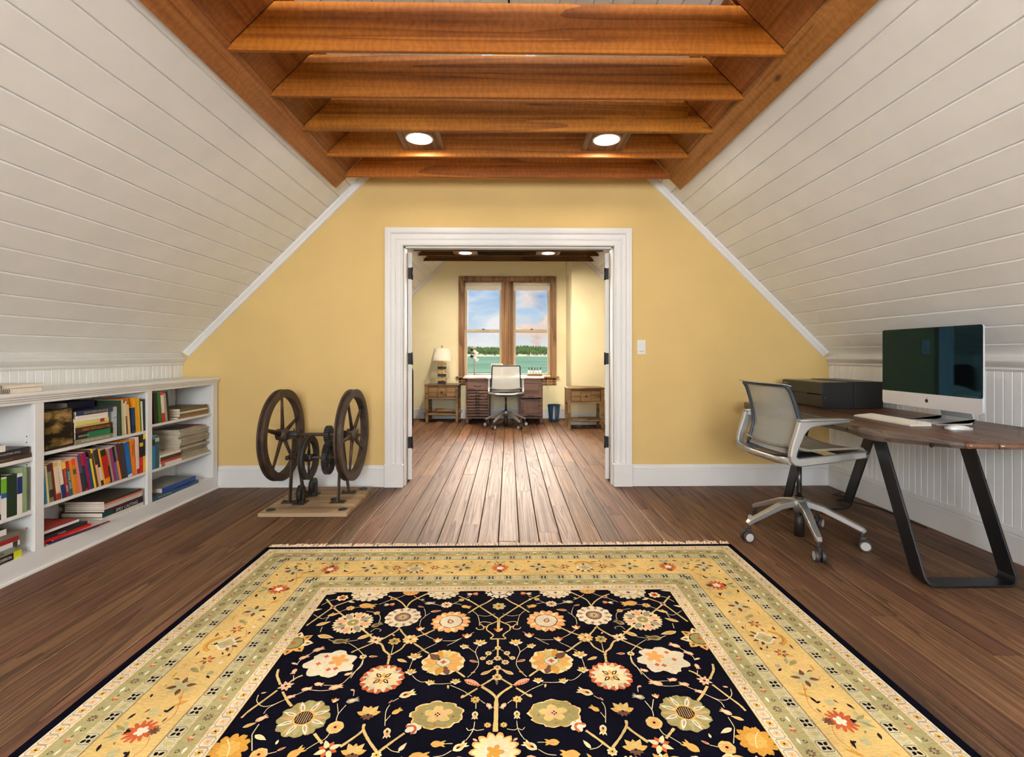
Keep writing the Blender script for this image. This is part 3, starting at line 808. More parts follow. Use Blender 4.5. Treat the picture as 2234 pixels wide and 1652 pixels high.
# -- left bay
g = 'books in the left bay of the bookcase'
z = stack(2.19, 0.588, [
    ('flat brown book lettered LOST SEATTLE in the left bay', 0.022, 0.355, 0.24, (70, 52, 42), dict(txt=[('LOST SEATTLE', (214, 160, 80), 0.25, 0.3, 0.42), ('RESTORATION', (180, 140, 90), 0.62, 0.25, 0.25)], soft=False)),
    ('flat charcoal book lettered SEATTLENESS in the left bay', 0.034, 0.345, 0.245, (44, 42, 42), dict(txt=[('SEATTLENESS', WH, 0.36, 0.3, 0.5), ('A CULTURAL ATLAS', WH, 0.72, 0.28, 0.24)], soft=False))], g)
stack(2.10, z, [('white-edged grey magazine lying on the SEATTLENESS book', 0.032, 0.30, 0.235, (222, 218, 210), dict(cover=(96, 88, 80), yaw=-3))], g)
y = row(2.268, 0.318, [
    ('tall blue book lettered PIONEERS in the left bay', 0.04, 0.235, 0.17, (70, 110, 160), dict(bands=[(0.55, 1, (150, 160, 168))], txt='PIONEERS', tpos=0.78, tw=0.36, ts=0.45)),
    ('short orange-red paperback beside the PIONEERS book', 0.022, 0.19, 0.13, (204, 84, 48)),
    ('short bright red paperback third in the left bay row', 0.026, 0.185, 0.13, (186, 28, 24), dict(bands=[(0.9, 0.95, (90, 10, 10))])),
    ('black book with snowy white lower half lettered THE PERFECT in the left bay', 0.036, 0.235, 0.16, BK, dict(bands=[(0.12, 0.5, (206, 208, 212))], txt='THE PERFECT', tpos=0.24, tw=0.36, ts=0.4)),
    ('white book with lime green and blue top in the left bay', 0.026, 0.20, 0.15, WH, dict(bands=[(0.5, 0.62, (40, 92, 160)), (0.62, 0.97, (110, 180, 40))])),
    ('dark green cloth book in the left bay row', 0.05, 0.205, 0.16, (30, 52, 34), dict(soft=False)),
    ('white book with a navy spine panel in the left bay', 0.026, 0.20, 0.15, WH, dict(bands=[(0.5, 0.92, (30, 48, 110))])),
    ('pale green paperback at the right end of the left bay row', 0.022, 0.225, 0.16, (140, 164, 120), dict(txt=None))], g)
mkbook('sheaf of white papers behind the left bay row', (-2.61, 2.28, 0.3186), 0.012, 0.24, 0.012, WH, group=g, name='paper_sheaf', cat='papers').scale = (1, 20, 1)
stack(2.20, 0.1035, [
    ('yellow and black book at the foot of the left bay pile', 0.034, 0.295, 0.21, (206, 214, 40), dict(bands=[(0.46, 0.86, (24, 24, 20))], txt=[('PHIL NICKERSON', WH, 0.66, 0.33, 0.38), ('ART GAME', (60, 70, 20), 0.25, 0.25, 0.4)])),
    ('grey-green Problems book second from the foot of the left bay pile', 0.028, 0.26, 0.2, (132, 138, 128), dict(cover=(120, 126, 110), txt='Problem Bible', tcol=(40, 44, 40), tpos=0.55, tw=0.5)),
    ('white book in the middle of the left bay pile', 0.024, 0.285, 0.2, (226, 224, 218), dict(bands=[(0.88, 0.96, (60, 60, 60))])),
    ('maroon book lettered RED SOX in the left bay pile', 0.022, 0.28, 0.19, (150, 40, 40), dict(txt='RED SOX', tpos=0.5, tw=0.22)),
    ('grey-brown book under the top of the left bay pile', 0.024, 0.29, 0.2, (120, 112, 100), dict(soft=False)),
    ('black-topped white book on top of the left bay pile', 0.028, 0.22, 0.17, (224, 222, 216), dict(cover=(34, 36, 40)))], g)
# -- middle bay, top shelf
g = 'books on the top shelf of the middle bay'
fishc = plain('fish_photo_cover', (150, 112, 70), 0.35)
fm_, t_, b_ = newmat('trout_cover'); n_, l_ = t_.nodes, t_.links
tcn = n_.new('ShaderNodeTexCoord'); mpn = n_.new('ShaderNodeMapping'); mpn.inputs['Scale'].default_value = (6, 6, 13); mpn.inputs['Rotation'].default_value = (0.25, 0, 0)
nzn = n_.new('ShaderNodeTexNoise'); nzn.inputs['Scale'].default_value = 1.5; nzn.inputs['Detail'].default_value = 4
l_.new(tcn.outputs['Object'], mpn.inputs[0]); l_.new(mpn.outputs[0], nzn.inputs['Vector'])
vzn = n_.new('ShaderNodeTexVoronoi'); vzn.inputs['Scale'].default_value = 150; l_.new(tcn.outputs['Object'], vzn.inputs['Vector'])
crn = n_.new('ShaderNodeValToRGB'); e = crn.color_ramp.elements; e[0].position = 0.42; e[0].color = lin(30, 22, 16); e[1].position = 0.62; e[1].color = lin(190, 148, 100)
x_ = e.new(0.5); x_.color = lin(120, 96, 40)
l_.new(nzn.outputs['Fac'], crn.inputs[0]); mm_ = n_.new('ShaderNodeMix'); mm_.data_type = 'RGBA'; mm_.blend_type = 'MULTIPLY'; mm_.inputs['Factor'].default_value = 0.5
l_.new(crn.outputs[0], mm_.inputs['A']); l_.new(vzn.outputs['Distance'], mm_.inputs['B']); l_.new(mm_.outputs['Result'], b_.inputs['Base Color']); b_.inputs['Roughness'].default_value = 0.3
tb = thing('book', 'dark book with trout photos on its cover leaning by the white stile', 'book', (-2.436, 2.652, 0.6008), 0, g)
tb.rotation_euler = (R(2.5), 0, 0)
b = MB(); b.box(-0.002, 0, -0.03, 0.145, 0, 0.212); b.box(-0.022, -0.02, -0.03, 0.145, 0, 0.212); b.box(-0.022, 0.0, 0.143, 0.146, 0, 0.212); b.build('cover', cmat(BK), tb)
b = MB(); b.box(-0.02, -0.002, -0.028, 0.143, 0.003, 0.209); b.build('page_block', pagem, tb)
b = MB(); b.box(0, 0.0006, -0.026, 0.136, 0.01, 0.205); b.build('cover_photo', fm_, tb)
stack(2.80, 0.60, [
    ('grey-olive book at the foot of the top-shelf stack', 0.028, 0.262, 0.2, (138, 132, 108), dict(soft=False, txt='PATTERNS AND MATERIALS GUIDE', tpos=0.52, tw=0.75, ts=0.4)),
    ('black book with a green spine panel low in the top-shelf stack', 0.034, 0.262, 0.19, (22, 26, 24), dict(bands=[(0.3, 0.92, (28, 120, 76))], txt='INTRODUCTION', tpos=0.2, tw=0.26, ts=0.3)),
    ('dark brown book lettered BASIC FLY TYING in the top-shelf stack', 0.032, 0.258, 0.19, (62, 34, 28), dict(txt="CHARLIE CRAVEN'S BASIC FLY TYING", tcol=(226, 140, 60), tpos=0.55, tw=0.75, ts=0.5)),
    ('tan thin book in the top-shelf stack', 0.012, 0.23, 0.18, (206, 176, 110)),
    ('yellow-green book with a red tag in the top-shelf stack', 0.02, 0.232, 0.185, (216, 212, 120), dict(bands=[(0.72, 0.85, (170, 50, 60))])),
    ('white book in the upper part of the top-shelf stack', 0.018, 0.235, 0.2, (230, 226, 218), dict(dy=-0.01)),
    ('thin cream book with red lettering in the top-shelf stack', 0.014, 0.212, 0.18, (232, 222, 210), dict(dy=0.012)),
    ('navy book lettered SUPER HATCHES on top of the top-shelf stack', 0.026, 0.254, 0.2, (38, 52, 88), dict(dy=0.006, soft=False, txt='FLIES FOR WESTERN SUPER HATCHES', tcol=(214, 200, 90), tpos=0.52, tw=0.66, ts=0.45))], g)
tb = thing('book', 'olive hardback with FLY TYING on its cover facing out behind the stack', 'book', (-2.645, 2.88, 0.6006), 0, g)
b = MB(); b.box(-0.003, 0, 0, 0.19, 0, 0.19); b.box(-0.03, -0.027, 0, 0.19, 0, 0.19); b.box(-0.03, 0, 0.187, 0.19, 0, 0.19); b.build('cover', cmat((84, 80, 50)), tb)
b = MB(); b.box(-0.027, -0.003, 0.003, 0.187, 0.004, 0.186); b.build('page_block', pagem, tb)
text('FLY TYING', cmat((160, 150, 100)), 0.014, (0.0006, 0.08, 0.165), basis((0, 1, 0), (0, 0, 1)), tb)
tb = thing('book', 'dark blue boxed book lying across the olive hardback', 'book', (-2.55, 2.885, 0.7915), 0, g)
b = MB(); b.box(-0.14, 0, 0, 0.186, 0, 0.003); b.box(-0.14, 0, 0, 0.186, 0.037, 0.04); b.box(-0.003, 0, 0, 0.186, 0.003, 0.037); b.build('cover', cmat((22, 24, 58)), tb)
b = MB(); b.box(-0.138, -0.003, 0.003, 0.183, 0.003, 0.037); b.build('page_block', pagem, tb)
row(3.078, 0.60, [
    ('wide pale grey binder beside the top-shelf stack', 0.03, 0.185, 0.15, (196, 202, 206), dict(bands=[(0.62, 0.66, (150, 156, 160))], x=-2.445)),
    ('dark green spined book beside the pale grey binder', 0.016, 0.222, 0.16, (52, 66, 48), dict(lean=2)),
    ('tall cream book beside the dark green one on the top shelf', 0.016, 0.225, 0.16, (204, 192, 148), dict(lean=3)),
    ('thin ivory book on the top shelf right group', 0.011, 0.20, 0.15, (226, 216, 190), dict(lean=4)),
    ('brown and cream book on the top shelf right group', 0.014, 0.215, 0.15, (120, 84, 60), dict(lean=4, bands=[(0.55, 1, (214, 204, 180))])),
    ('peach paperback on the top shelf right group', 0.018, 0.19, 0.15, (228, 188, 120), dict(lean=5)),
    ('tall orange book behind a short blue one on the top shelf', 0.019, 0.228, 0.16, (224, 112, 20), dict(lean=3, x=-2.452)),
    ('short dark blue book on the top shelf right group', 0.022, 0.165, 0.13, (24, 62, 104), dict(lean=3, bands=[(0.1, 0.3, (16, 30, 56))])),
    ('amber paperback on the top shelf right group', 0.02, 0.226, 0.16, (234, 158, 24), dict(lean=4)),
    ('yellow paperback beside the amber one on the top shelf', 0.016, 0.225, 0.16, (240, 180, 30), dict(lean=4)),
    ('thin green paperback on the top shelf right group', 0.012, 0.218, 0.16, (92, 130, 50), dict(lean=4)),
    ('white paperback on the top shelf right group', 0.013, 0.20, 0.15, (226, 224, 214), dict(lean=3)),
    ('black book at the right end of the top shelf', 0.02, 0.212, 0.16, (30, 32, 28), dict(lean=2))], g)
# -- middle bay, middle shelf: the crowded leaning row
g = 'books crowded on the middle shelf of the middle bay'
L_ = 9
row(2.617, 0.325, [
    ('thin sky-blue paperback at the left end of the crowded middle row', 0.012, 0.185, 0.13, (20, 130, 196), dict(lean=4)),
    ('pale yellow paperback second in the crowded middle row', 0.01, 0.2, 0.13, (226, 208, 140), dict(lean=5)),
    ('olive and plum paperback third in the crowded middle row', 0.022, 0.205, 0.13, (126, 130, 90), dict(lean=6, bands=[(0.12, 0.32, (60, 44, 64)), (0.8, 1, (70, 40, 50))])),
    ('brick red book fourth in the crowded middle row', 0.012, 0.21, 0.13, (108, 38, 26), dict(lean=7)),
    ('cream and orange spined book with a red foot in the crowded row', 0.026, 0.205, 0.13, (216, 164, 96), dict(lean=7, bands=[(0, 0.16, (150, 50, 40)), (0.2, 0.9, (226, 206, 178))])),
    ('cream and navy book lettered WASHINGTON in the crowded row', 0.022, 0.21, 0.13, (224, 206, 170), dict(lean=8, bands=[(0, 0.36, (20, 56, 108))], txt='WASHINGTON', tcol=(250, 250, 250), tpos=0.36, tw=0.45, ts=0.6)),
    ('crimson book with a yellow top lettered WASHINGTON HIKING', 0.022, 0.2, 0.13, (150, 28, 60), dict(lean=9, bands=[(0.8, 1, (240, 190, 60))], txt=[('WASHINGTON', (240, 150, 40), 0.42, 0.4, 0.6), ('HIKING', WH, 0.77, 0.2, 0.6)])),
    ('teal book with a red top lettered ALPINE LAKES', 0.02, 0.2, 0.13, (16, 100, 110), dict(lean=9, bands=[(0.76, 1, (196, 40, 50))], txt='ALPINE LAKES', tpos=0.55, tw=0.5, ts=0.6)),
    ('plain orange guidebook beside the ALPINE LAKES book', 0.017, 0.2, 0.13, (232, 146, 40), dict(lean=9)),
    ('orange guidebook with a small green panel in the crowded row', 0.02, 0.205, 0.13, (222, 130, 44), dict(lean=9, bands=[(0.55, 0.7, (90, 100, 60)), (0.82, 1, (226, 90, 30))])),
    ('salmon pink guidebook in the crowded middle row', 0.016, 0.21, 0.13, (230, 130, 120), dict(lean=10)),
    ('slate purple book in the crowded middle row', 0.02, 0.22, 0.13, (84, 82, 110), dict(lean=10, bands=[(0, 0.5, (58, 50, 62))])),
    ('dark green book with a red tip in the crowded middle row', 0.016, 0.215, 0.13, (24, 60, 62), dict(lean=10, bands=[(0, 0.06, RD), (0.7, 1, (180, 24, 60))])),
    ('magenta book in the crowded middle row', 0.02, 0.225, 0.13, (142, 22, 84), dict(lean=11)),
    ('deep blue guidebook in the crowded middle row', 0.018, 0.19, 0.13, (24, 74, 124), dict(lean=11)),
    ('bright yellow guidebook in the crowded middle row', 0.014, 0.18, 0.13, (244, 214, 20), dict(lean=11)),
    ('brown guidebook with a yellow cap in the crowded middle row', 0.014, 0.235, 0.13, (96, 66, 50), dict(lean=11, bands=[(0.9, 1, (236, 196, 30))])),
    ('peach guidebook in the crowded middle row', 0.016, 0.225, 0.13, (238, 176, 120), dict(lean=12, bands=[(0.6, 1, (60, 60, 50))])),
    ('black and white guidebook in the crowded middle row', 0.018, 0.23, 0.13, (52, 40, 44), dict(lean=12, bands=[(0.14, 0.5, (220, 210, 210))])),
    ('orange-gold guidebook beside the big red cover', 0.012, 0.225, 0.13, (240, 176, 30), dict(lean=12)),
    ('red book with its cover showing and an orange foot', 0.036, 0.215, 0.13, (184, 34, 28), dict(lean=12, bands=[(0, 0.16, (236, 146, 20)), (0.82, 1, (40, 48, 30))])),
    ('thin black and maroon book in the crowded middle row', 0.012, 0.2, 0.13, (40, 30, 30), dict(lean=12, bands=[(0.55, 1, (200, 50, 60))])),
    ('tan spined book in the crowded middle row', 0.014, 0.215, 0.13, (168, 150, 110), dict(lean=12)),
    ('orchid purple book in the crowded middle row', 0.022, 0.215, 0.13, (150, 50, 120), dict(lean=12)),
    ('slate blue book in the crowded middle row', 0.016, 0.22, 0.13, (96, 108, 150), dict(lean=12, bands=[(0.55, 1, (34, 26, 40))])),
    ('grey book with an amber foot in the crowded middle row', 0.016, 0.225, 0.13, (120, 120, 110), dict(lean=12, bands=[(0, 0.55, (240, 160, 40))])),
    ('maroon book in the crowded middle row', 0.02, 0.235, 0.13, (96, 30, 46), dict(lean=11)),
    ('charcoal book with a leafy cover beside the big blue one', 0.03, 0.23, 0.13, (50, 60, 72), dict(lean=11, bands=[(0.6, 1, (70, 54, 36))])),
    ('big bright blue book near the right of the crowded row', 0.036, 0.225, 0.14, (20, 104, 176), dict(lean=9, bands=[(0.0, 0.06, WH)])),
    ('orange book lettered TRAVELS in the crowded row', 0.03, 0.235, 0.14, (236, 130, 20), dict(lean=5, txt='TRAVELS', tcol=(120, 40, 10), tpos=0.3, tw=0.35))], g)
row(3.2555, 0.325, [
    ('pale pink spined book near the right end of the crowded row', 0.024, 0.245, 0.14, (232, 200, 186), dict(lean=2, bands=[(0, 0.14, RD)])),
    ('thick black and red dictionary at the end of the crowded row', 0.03, 0.25, 0.15, (20, 18, 18), dict(lean=0, bands=[(0, 0.42, (208, 30, 30)), (0.7, 0.8, (220, 190, 30))])),
    ('black dictionary with yellow ends at the right stile', 0.022, 0.255, 0.15, (22, 20, 16), dict(lean=0, bands=[(0, 0.42, (236, 190, 20)), (0.86, 1, (236, 210, 40))]))], g)
zz = 0.325
mkbook('teal book lying flat behind the crowded row', (-2.585, 2.66, 0.541), 0.018, 0.24, 0.1, (30, 110, 120), up=False, group=g)
# -- middle bay, bottom
g = 'books and magazines on the bottom shelf of the middle bay'
stack(2.606, 0.1035, [
    ('navy magazine at the foot of the red magazine pile', 0.008, 0.29, 0.22, (34, 46, 86), dict(dy=0.03, yaw=-6)),
    ('maroon and white magazine in the red magazine pile', 0.008, 0.31, 0.22, (120, 40, 48), dict(dy=0.06, yaw=-10, cover=(210, 200, 196))),
    ('glossy red magazine in the red magazine pile', 0.014, 0.27, 0.22, (206, 20, 20), dict(dy=0.005, yaw=-4)),
    ('black spined magazine in the red magazine pile', 0.016, 0.26, 0.22, (40, 38, 38), dict(dy=0.002, yaw=-2, txt='Seattle', tpos=0.4, tw=0.2)),
    ('orange and white magazine in the red magazine pile', 0.01, 0.2, 0.2, (214, 96, 60), dict(x=-2.47)),
    ('white magazine with red cover on the red magazine pile', 0.014, 0.215, 0.21, (226, 224, 224), dict(dy=0.01, cover=(190, 70, 66), yaw=-3, x=-2.45))], g)
stack(2.985, 0.1035, [
    ('white hardback at the foot of the SPEY CASTING stack', 0.026, 0.33, 0.24, (216, 212, 204), dict(soft=False)),
    ('black hardback lettered SPEY CASTING', 0.03, 0.325, 0.25, (28, 34, 34), dict(soft=False, bands=[(0, 0.24, (16, 70, 66))], txt='SPEY CASTING', tpos=0.58, tw=0.55, ts=0.62)),
    ('maroon magazine above the SPEY CASTING book', 0.012, 0.31, 0.235, (92, 28, 38), dict(dy=0.012)),
    ('pale blue-grey magazine in the SPEY CASTING stack', 0.011, 0.305, 0.235, (190, 200, 208), dict(dy=0.012)),
    ('beige magazine in the SPEY CASTING stack', 0.012, 0.31, 0.235, (206, 190, 168), dict(dy=0.012)),
    ('salmon spined magazine in the SPEY CASTING stack', 0.012, 0.312, 0.235, (216, 130, 110), dict(dy=0.012)),
    ('dark brown magazine on top of the SPEY CASTING stack', 0.013, 0.3, 0.24, (60, 48, 40), dict(dy=0.012, cover=(78, 70, 60)))], g)
# -- right bay
g = 'books in the right bay of the bookcase'
row(3.425, 0.632, [
    ('wide black book at the left of the right bay top shelf', 0.04, 0.215, 0.16, (24, 26, 24), dict(lean=4, gap=-0.01)),
    ('green book with white lettering on the right bay top shelf', 0.03, 0.212, 0.16, (34, 116, 44), dict(lean=5)),
    ('red and white book on the right bay top shelf', 0.03, 0.214, 0.16, (196, 30, 36), dict(lean=6, bands=[(0.3, 0.9, (226, 214, 208))])),
    ('grey-beige book on the right bay top shelf', 0.022, 0.205, 0.16, (168, 154, 134), dict(lean=7)),
    ('black spiral book leaning right of the grey-beige one', 0.02, 0.215, 0.16, (36, 30, 24), dict(lean=8))], g)
stack(3.66, 0.632, [
    ('thin red-edged book at the foot of the right bay top stack', 0.012, 0.36, 0.2, (160, 110, 90)),
    ('olive-brown hardback in the right bay top stack', 0.024, 0.345, 0.21, (120, 104, 70), dict(dy=0.02, soft=False)),
    ('cream book in the right bay top stack', 0.012, 0.33, 0.2, (224, 214, 190), dict(dy=0.02)),
    ('brown hardback on top of the right bay top stack', 0.024, 0.33, 0.23, (104, 88, 60), dict(dy=0.02, soft=False))], g)
row(3.392, 0.322, [
    ('bright blue book beside the newspapers in the right bay', 0.03, 0.225, 0.16, (24, 136, 186), dict(bands=[(0.72, 0.9, (20, 30, 40))])),
    ('slate teal book beside the newspapers in the right bay', 0.038, 0.225, 0.16, (40, 84, 104), dict(bands=[(0.82, 0.94, (190, 190, 150))]))], g)
news = plain('newsprint', (196, 186, 164), 0.9, var=0.14, scale=30)
nr = random.Random(4)
zz = 0.322
for k in range(13):
    t = nr.uniform(0.013, 0.02)
    nm = ['lowest', 'second', 'third', 'fourth', 'fifth', 'sixth', 'seventh', 'eighth', 'ninth', 'tenth', 'eleventh', 'twelfth', 'topmost'][k]
    o = thing('newspaper', '%s folded newspaper of the tall pile in the right bay%s' % (nm, ', with a red headline' if k == 12 else ', counted from the shelf'), 'newspaper', (-2.43 - nr.uniform(0, 0.02), 3.70 + nr.uniform(-0.01, 0.012), zz + 0.0006), R(nr.uniform(-2, 2)), 'newspapers in the right bay')
    b = MB(); h = 0.338; d = 0.24
    for q in range(3):
        a = t * q / 3; c = t * (q + 0.85) / 3; s = nr.uniform(0, 0.006)
        b.ext([(-d, a), (-0.006 - s, a), (-s, (a + c) / 2), (-0.006 - s, c), (-d, c)], 'y', s, h - s)
    b.box(-d + 0.004, -0.012, 0.004, h - 0.004, 0, t)
    b.build('folded_sheets', news, o)
    if k == 12:
        p = MB(); p.box(-0.16, -0.02, 0.23, 0.33, t, t + 0.0005); p.build('headline_print', cmat((176, 70, 66)), o)
        p = MB(); p.box(-0.2, -0.02, 0.03, 0.21, t, t + 0.0005); p.build('photo_print', cmat((110, 112, 112)), o)
    zz += t + 0.0006
stack(3.475, 0.322, [
    ('white booklet at the foot of the small pile before the newspapers', 0.024, 0.265, 0.2, (228, 222, 212), dict(x=-2.428, bands=[(0.04, 0.16, (190, 120, 100))])),
    ('red booklet in the small pile before the newspapers', 0.02, 0.255, 0.2, (186, 56, 44), dict(dy=0.012)),
    ('dark brown booklet in the small pile before the newspapers', 0.028, 0.25, 0.2, (66, 52, 44), dict(dy=0.01)),
    ('white booklet on top of the small pile before the newspapers', 0.014, 0.25, 0.21, (232, 226, 216), dict(dy=0.01))], g) if False else None
stack(3.47, 0.322, [
    ('white booklet at the foot of the small pile before the newspapers', 0.022, 0.222, 0.2, (228, 222, 212), dict(x=-2.428, bands=[(0.04, 0.2, (190, 120, 100))])),
    ('red booklet in the small pile before the newspapers', 0.018, 0.215, 0.2, (186, 56, 44), dict(dy=0.008)),
    ('dark brown booklet in the small pile before the newspapers', 0.024, 0.215, 0.2, (66, 52, 44), dict(dy=0.006)),
    ('white booklet on top of the small pile before the newspapers', 0.014, 0.212, 0.21, (232, 226, 216), dict(dy=0.006))], g)
stack(3.39, 0.1035, [
    ('teal fishing book lying front left at the foot of the right bay', 0.03, 0.235, 0.18, (44, 84, 106), dict(x=-2.426, txt='Pacific Fly Fishing', tpos=0.5, tw=0.55, ts=0.5, cover=(60, 70, 70)))], g)
stack(3.63, 0.1035, [('slim dark blue book with white lettering at the foot of the right bay', 0.024, 0.265, 0.2, (34, 80, 120), dict(x=-2.43))], g)
tb = mkbook('large blue spined photo book across the lowest books of the right bay', (-2.437, 3.50, 0.1347), 0.032, 0.37, 0.235, (40, 74, 160), cover=(150, 156, 150), up=False, group=g, soft=False)
# -- spiral notebooks on top
spir = plain('spiral_wire', (30, 28, 26), 0.35, 0.6)
for k, (zt, t, label, dx) in enumerate(((0.9215, 0.022, 'thick white spiral notebook lying on the bookcase, under the other', 0.0), (0.9445, 0.017, 'thinner white spiral notebook on top of the other on the bookcase', 0.012))):
    o = thing('spiral_notebook', label, 'notebook', (-2.53 - dx, 2.16, zt), R(-2 + 3 * k), 'spiral notebooks')
    b = MB(); b.cbox(-0.1, 0.1, 0.01, 0.44 + 0.04 * k, 0.0, 0.0015, 0.0005); b.cbox(-0.1, 0.1, 0.01, 0.44 + 0.04 * k, t - 0.0015, t, 0.0005); b.build('cover', cmat((222, 218, 208)), o)
    b = MB(); b.box(-0.096, 0.097, 0.012, 0.43 + 0.04 * k, 0.0015, t - 0.0015); b.build('page_block', pagem, o)
    b = MB()
    y = 0.015
    while y < 0.27 - 0.02 * k:
        b.tube([(0.098 + 0.008 * math.cos(q * PI / 4), y, t / 2 + (t * 0.47) * math.sin(q * PI / 4)) for q in range(8)], 0.0012, 5, up=(0, 1, 0), closed=True); y += 0.0085
    b.build('spiral_binding', spir, o, fix=False)

# ================================================================== office chair (front towards local +x)
silver = plain('chair_silver', (186, 188, 186), 0.3, 0.75)
slate = plain('chair_dark_frame', (46, 54, 64), 0.4)
def weave(name, col, alpha):
    m, t, b = newmat(name); n, l = t.nodes, t.links
    b.inputs['Base Color'].default_value = lin(*col); b.inputs['Roughness'].default_value = 0.7
    tc_ = n.new('ShaderNodeTexCoord'); ck = n.new('ShaderNodeTexVoronoi'); ck.inputs['Scale'].default_value = 260
    l.new(tc_.outputs['Object'], ck.inputs['Vector'])
    mr = n.new('ShaderNodeMapRange'); mr.inputs['From Max'].default_value = 0.6; mr.inputs['To Min'].default_value = 0.72; mr.inputs['To Max'].default_value = 1.05
    l.new(ck.outputs['Distance'], mr.inputs['Value'])
    vm = n.new('ShaderNodeVectorMath'); vm.operation = 'SCALE'; vm.inputs[0].default_value = lin(*col)[:3]; l.new(mr.outputs[0], vm.inputs['Scale']); l.new(vm.outputs[0], b.inputs['Base Color'])
    tr = n.new('ShaderNodeBsdfTransparent'); tl = n.new('ShaderNodeBsdfTranslucent'); tl.inputs['Color'].default_value = lin(*col)
    m1 = n.new('ShaderNodeMixShader'); m1.inputs[0].default_value = 0.3; m2 = n.new('ShaderNodeMixShader'); m2.inputs[0].default_value = alpha
    l.new(b.outputs[0], m1.inputs[1]); l.new(tl.outputs[0], m1.inputs[2]); l.new(m1.outputs[0], m2.inputs[1]); l.new(tr.outputs[0], m2.inputs[2])
    l.new(m2.outputs[0], n['Material Output'].inputs[0])
    return m
backmesh = weave('chair_back_mesh', (184, 188, 182), 0.2)
seatmesh = weave('chair_seat_mesh', (150, 144, 130), 0.0)
wheelm = plain('caster_rubber', (54, 48, 46), 0.5); capm = plain('caster_cap', (176, 176, 174), 0.45)
def backprof(t):   # t 0 bottom .. 1 top -> x, z
    P_ = [(-0.185, 0.545), (-0.168, 0.60), (-0.15, 0.67), (-0.15, 0.73), (-0.166, 0.80), (-0.188, 0.87), (-0.208, 0.92), (-0.235, 0.942)]
    f = t * (len(P_) - 1); i = min(int(f), len(P_) - 2); q = f - i
    return tuple(P_[i][k] * (1 - q) + P_[i + 1][k] * q for k in (0, 1))
def make_chair(label, loc, rz):
    t = thing('office_chair', label, 'chair', loc, rz, 'office chairs')
    # five-star base: hub with legs and casters as sub-parts
    b = MB(); b.lathe([(0.0, 0.17), (0.03, 0.17), (0.036, 0.19), (0.05, 0.205), (0.052, 0.235), (0.04, 0.25), (0.0, 0.25)], 20)
    hub = b.build('base_hub', silver, t); hub.rotation_euler = (0, 0, R(34.3))
    b = MB()
    b.tube([(0.03, 0, 0.225), (0.12, 0, 0.205), (0.31, 0, 0.118), (0.325, 0, 0.105)], [1.25, 1.1, 0.85, 0.7], 4, flat=(0.026, 0.022), phase=PI / 4)
    leg = b.mesh('leg', silver)
    c = MB(); c.cyl((0.31, 0, 0.075), (0.31, 0, 0.108), 0.009, n=10); c.m = 0
    for s in (-1, 1): c.m = 0; c.cyl((0.325, s * 0.006, 0.032), (0.325, s * 0.027, 0.032), 0.0315, n=20); c.m = 1; c.cyl((0.325, s * 0.0265, 0.032), (0.325, s * 0.029, 0.032), 0.024, n=20)
    c.m = 0; c.cyl((0.325, -0.01, 0.032), (0.325, 0.01, 0.032), 0.012, n=10); c.box(0.303, 0.33, -0.007, 0.007, 0.04, 0.078)
    cas = c.mesh('caster', [wheelm, capm])
    for k in range(5):
        for nm, me in (('leg', leg), ('caster', cas)):
            o = bpy.data.objects.new(nm, me); C.objects.link(o); o.parent = hub; o.rotation_euler = (0, 0, k * 2 * PI / 5)
            o.modifiers.new('bevel', 'BEVEL').width = 0.003 if nm == 'leg' else 0.0015
            o.modifiers['bevel'].limit_method = 'ANGLE'
    b = MB(); b.cyl((0, 0, 0.025), (0, 0, 0.175), 0.029, n=18); b.build('lower_column', plain('chair_column', (40, 34, 32), 0.4), t)
    b = MB(); b.cyl((0, 0, 0.248), (0, 0, 0.46), 0.0145, n=16); b.cyl((0, 0, 0.248), (0, 0, 0.262), 0.024, n=16); b.build('gas_lift', plain('gas_lift_steel', (70, 66, 64), 0.25, 0.7), t)
    b = MB(); b.lathe([(0.0, 0.452), (0.03, 0.452), (0.045, 0.47), (0.05, 0.49), (0, 0.495)], 16)
    for sx, sy, sz in ((-0.2, 0.22, 0.512), (-0.2, -0.22, 0.512), (0.12, 0.2, 0.53), (0.12, -0.2, 0.53)):
        b.tube([(0, 0, 0.474), (sx * 0.5, sy * 0.5, 0.484), (sx, sy, sz)], [1.2, 1, 0.8], 6, flat=(0.03, 0.014))
    b.build('support_bracket', silver, t, bevel=0)
    b = MB(); b.cbox(-0.05, 0.1, -0.09, 0.09, 0.497, 0.522, 0.008); b.tube([(0.07, -0.09, 0.508), (0.08, -0.21, 0.515)], 1, 6, flat=(0.012, 0.005)); b.build('tilt_mechanism', slate, t)
    prof = [(0.205, 0.538), (0.0, 0.516), (-0.18, 0.5), (-0.222, 0.506), (-0.244, 0.528), (-0.248, 0.56), (-0.24, 0.61), (-0.212, 0.69), (-0.194, 0.748), (0.112, 0.75), (0.104, 0.736), (0.03, 0.73), (-0.07, 0.721), (-0.13, 0.71), (-0.162, 0.676), (-0.188, 0.62), (-0.206, 0.578), (-0.21, 0.556), (-0.196, 0.545), (0.0, 0.558), (0.205, 0.576)]
    for s in (-1, 1):
        b = MB(); b.ext(prof, 'y', *sorted((s * 0.238, s * 0.268))); sf = b.build('side_frame', silver, t, bevel=0.007, seg=3)
        b = MB(); b.cyl((-0.172, s * 0.229, 0.735), (-0.172, s * 0.24, 0.735), 0.012, n=14); b.build('pivot_cap', capm, sf)
        b = MB(); b.tube([(-0.2, s * 0.253, 0.753), (-0.1, s * 0.255, 0.754), (0.06, s * 0.256, 0.754), (0.118, s * 0.256, 0.752)], [0.9, 1, 1, 0.75], 10, flat=(0.034, 0.0055)); b.build('armrest', silver, t)
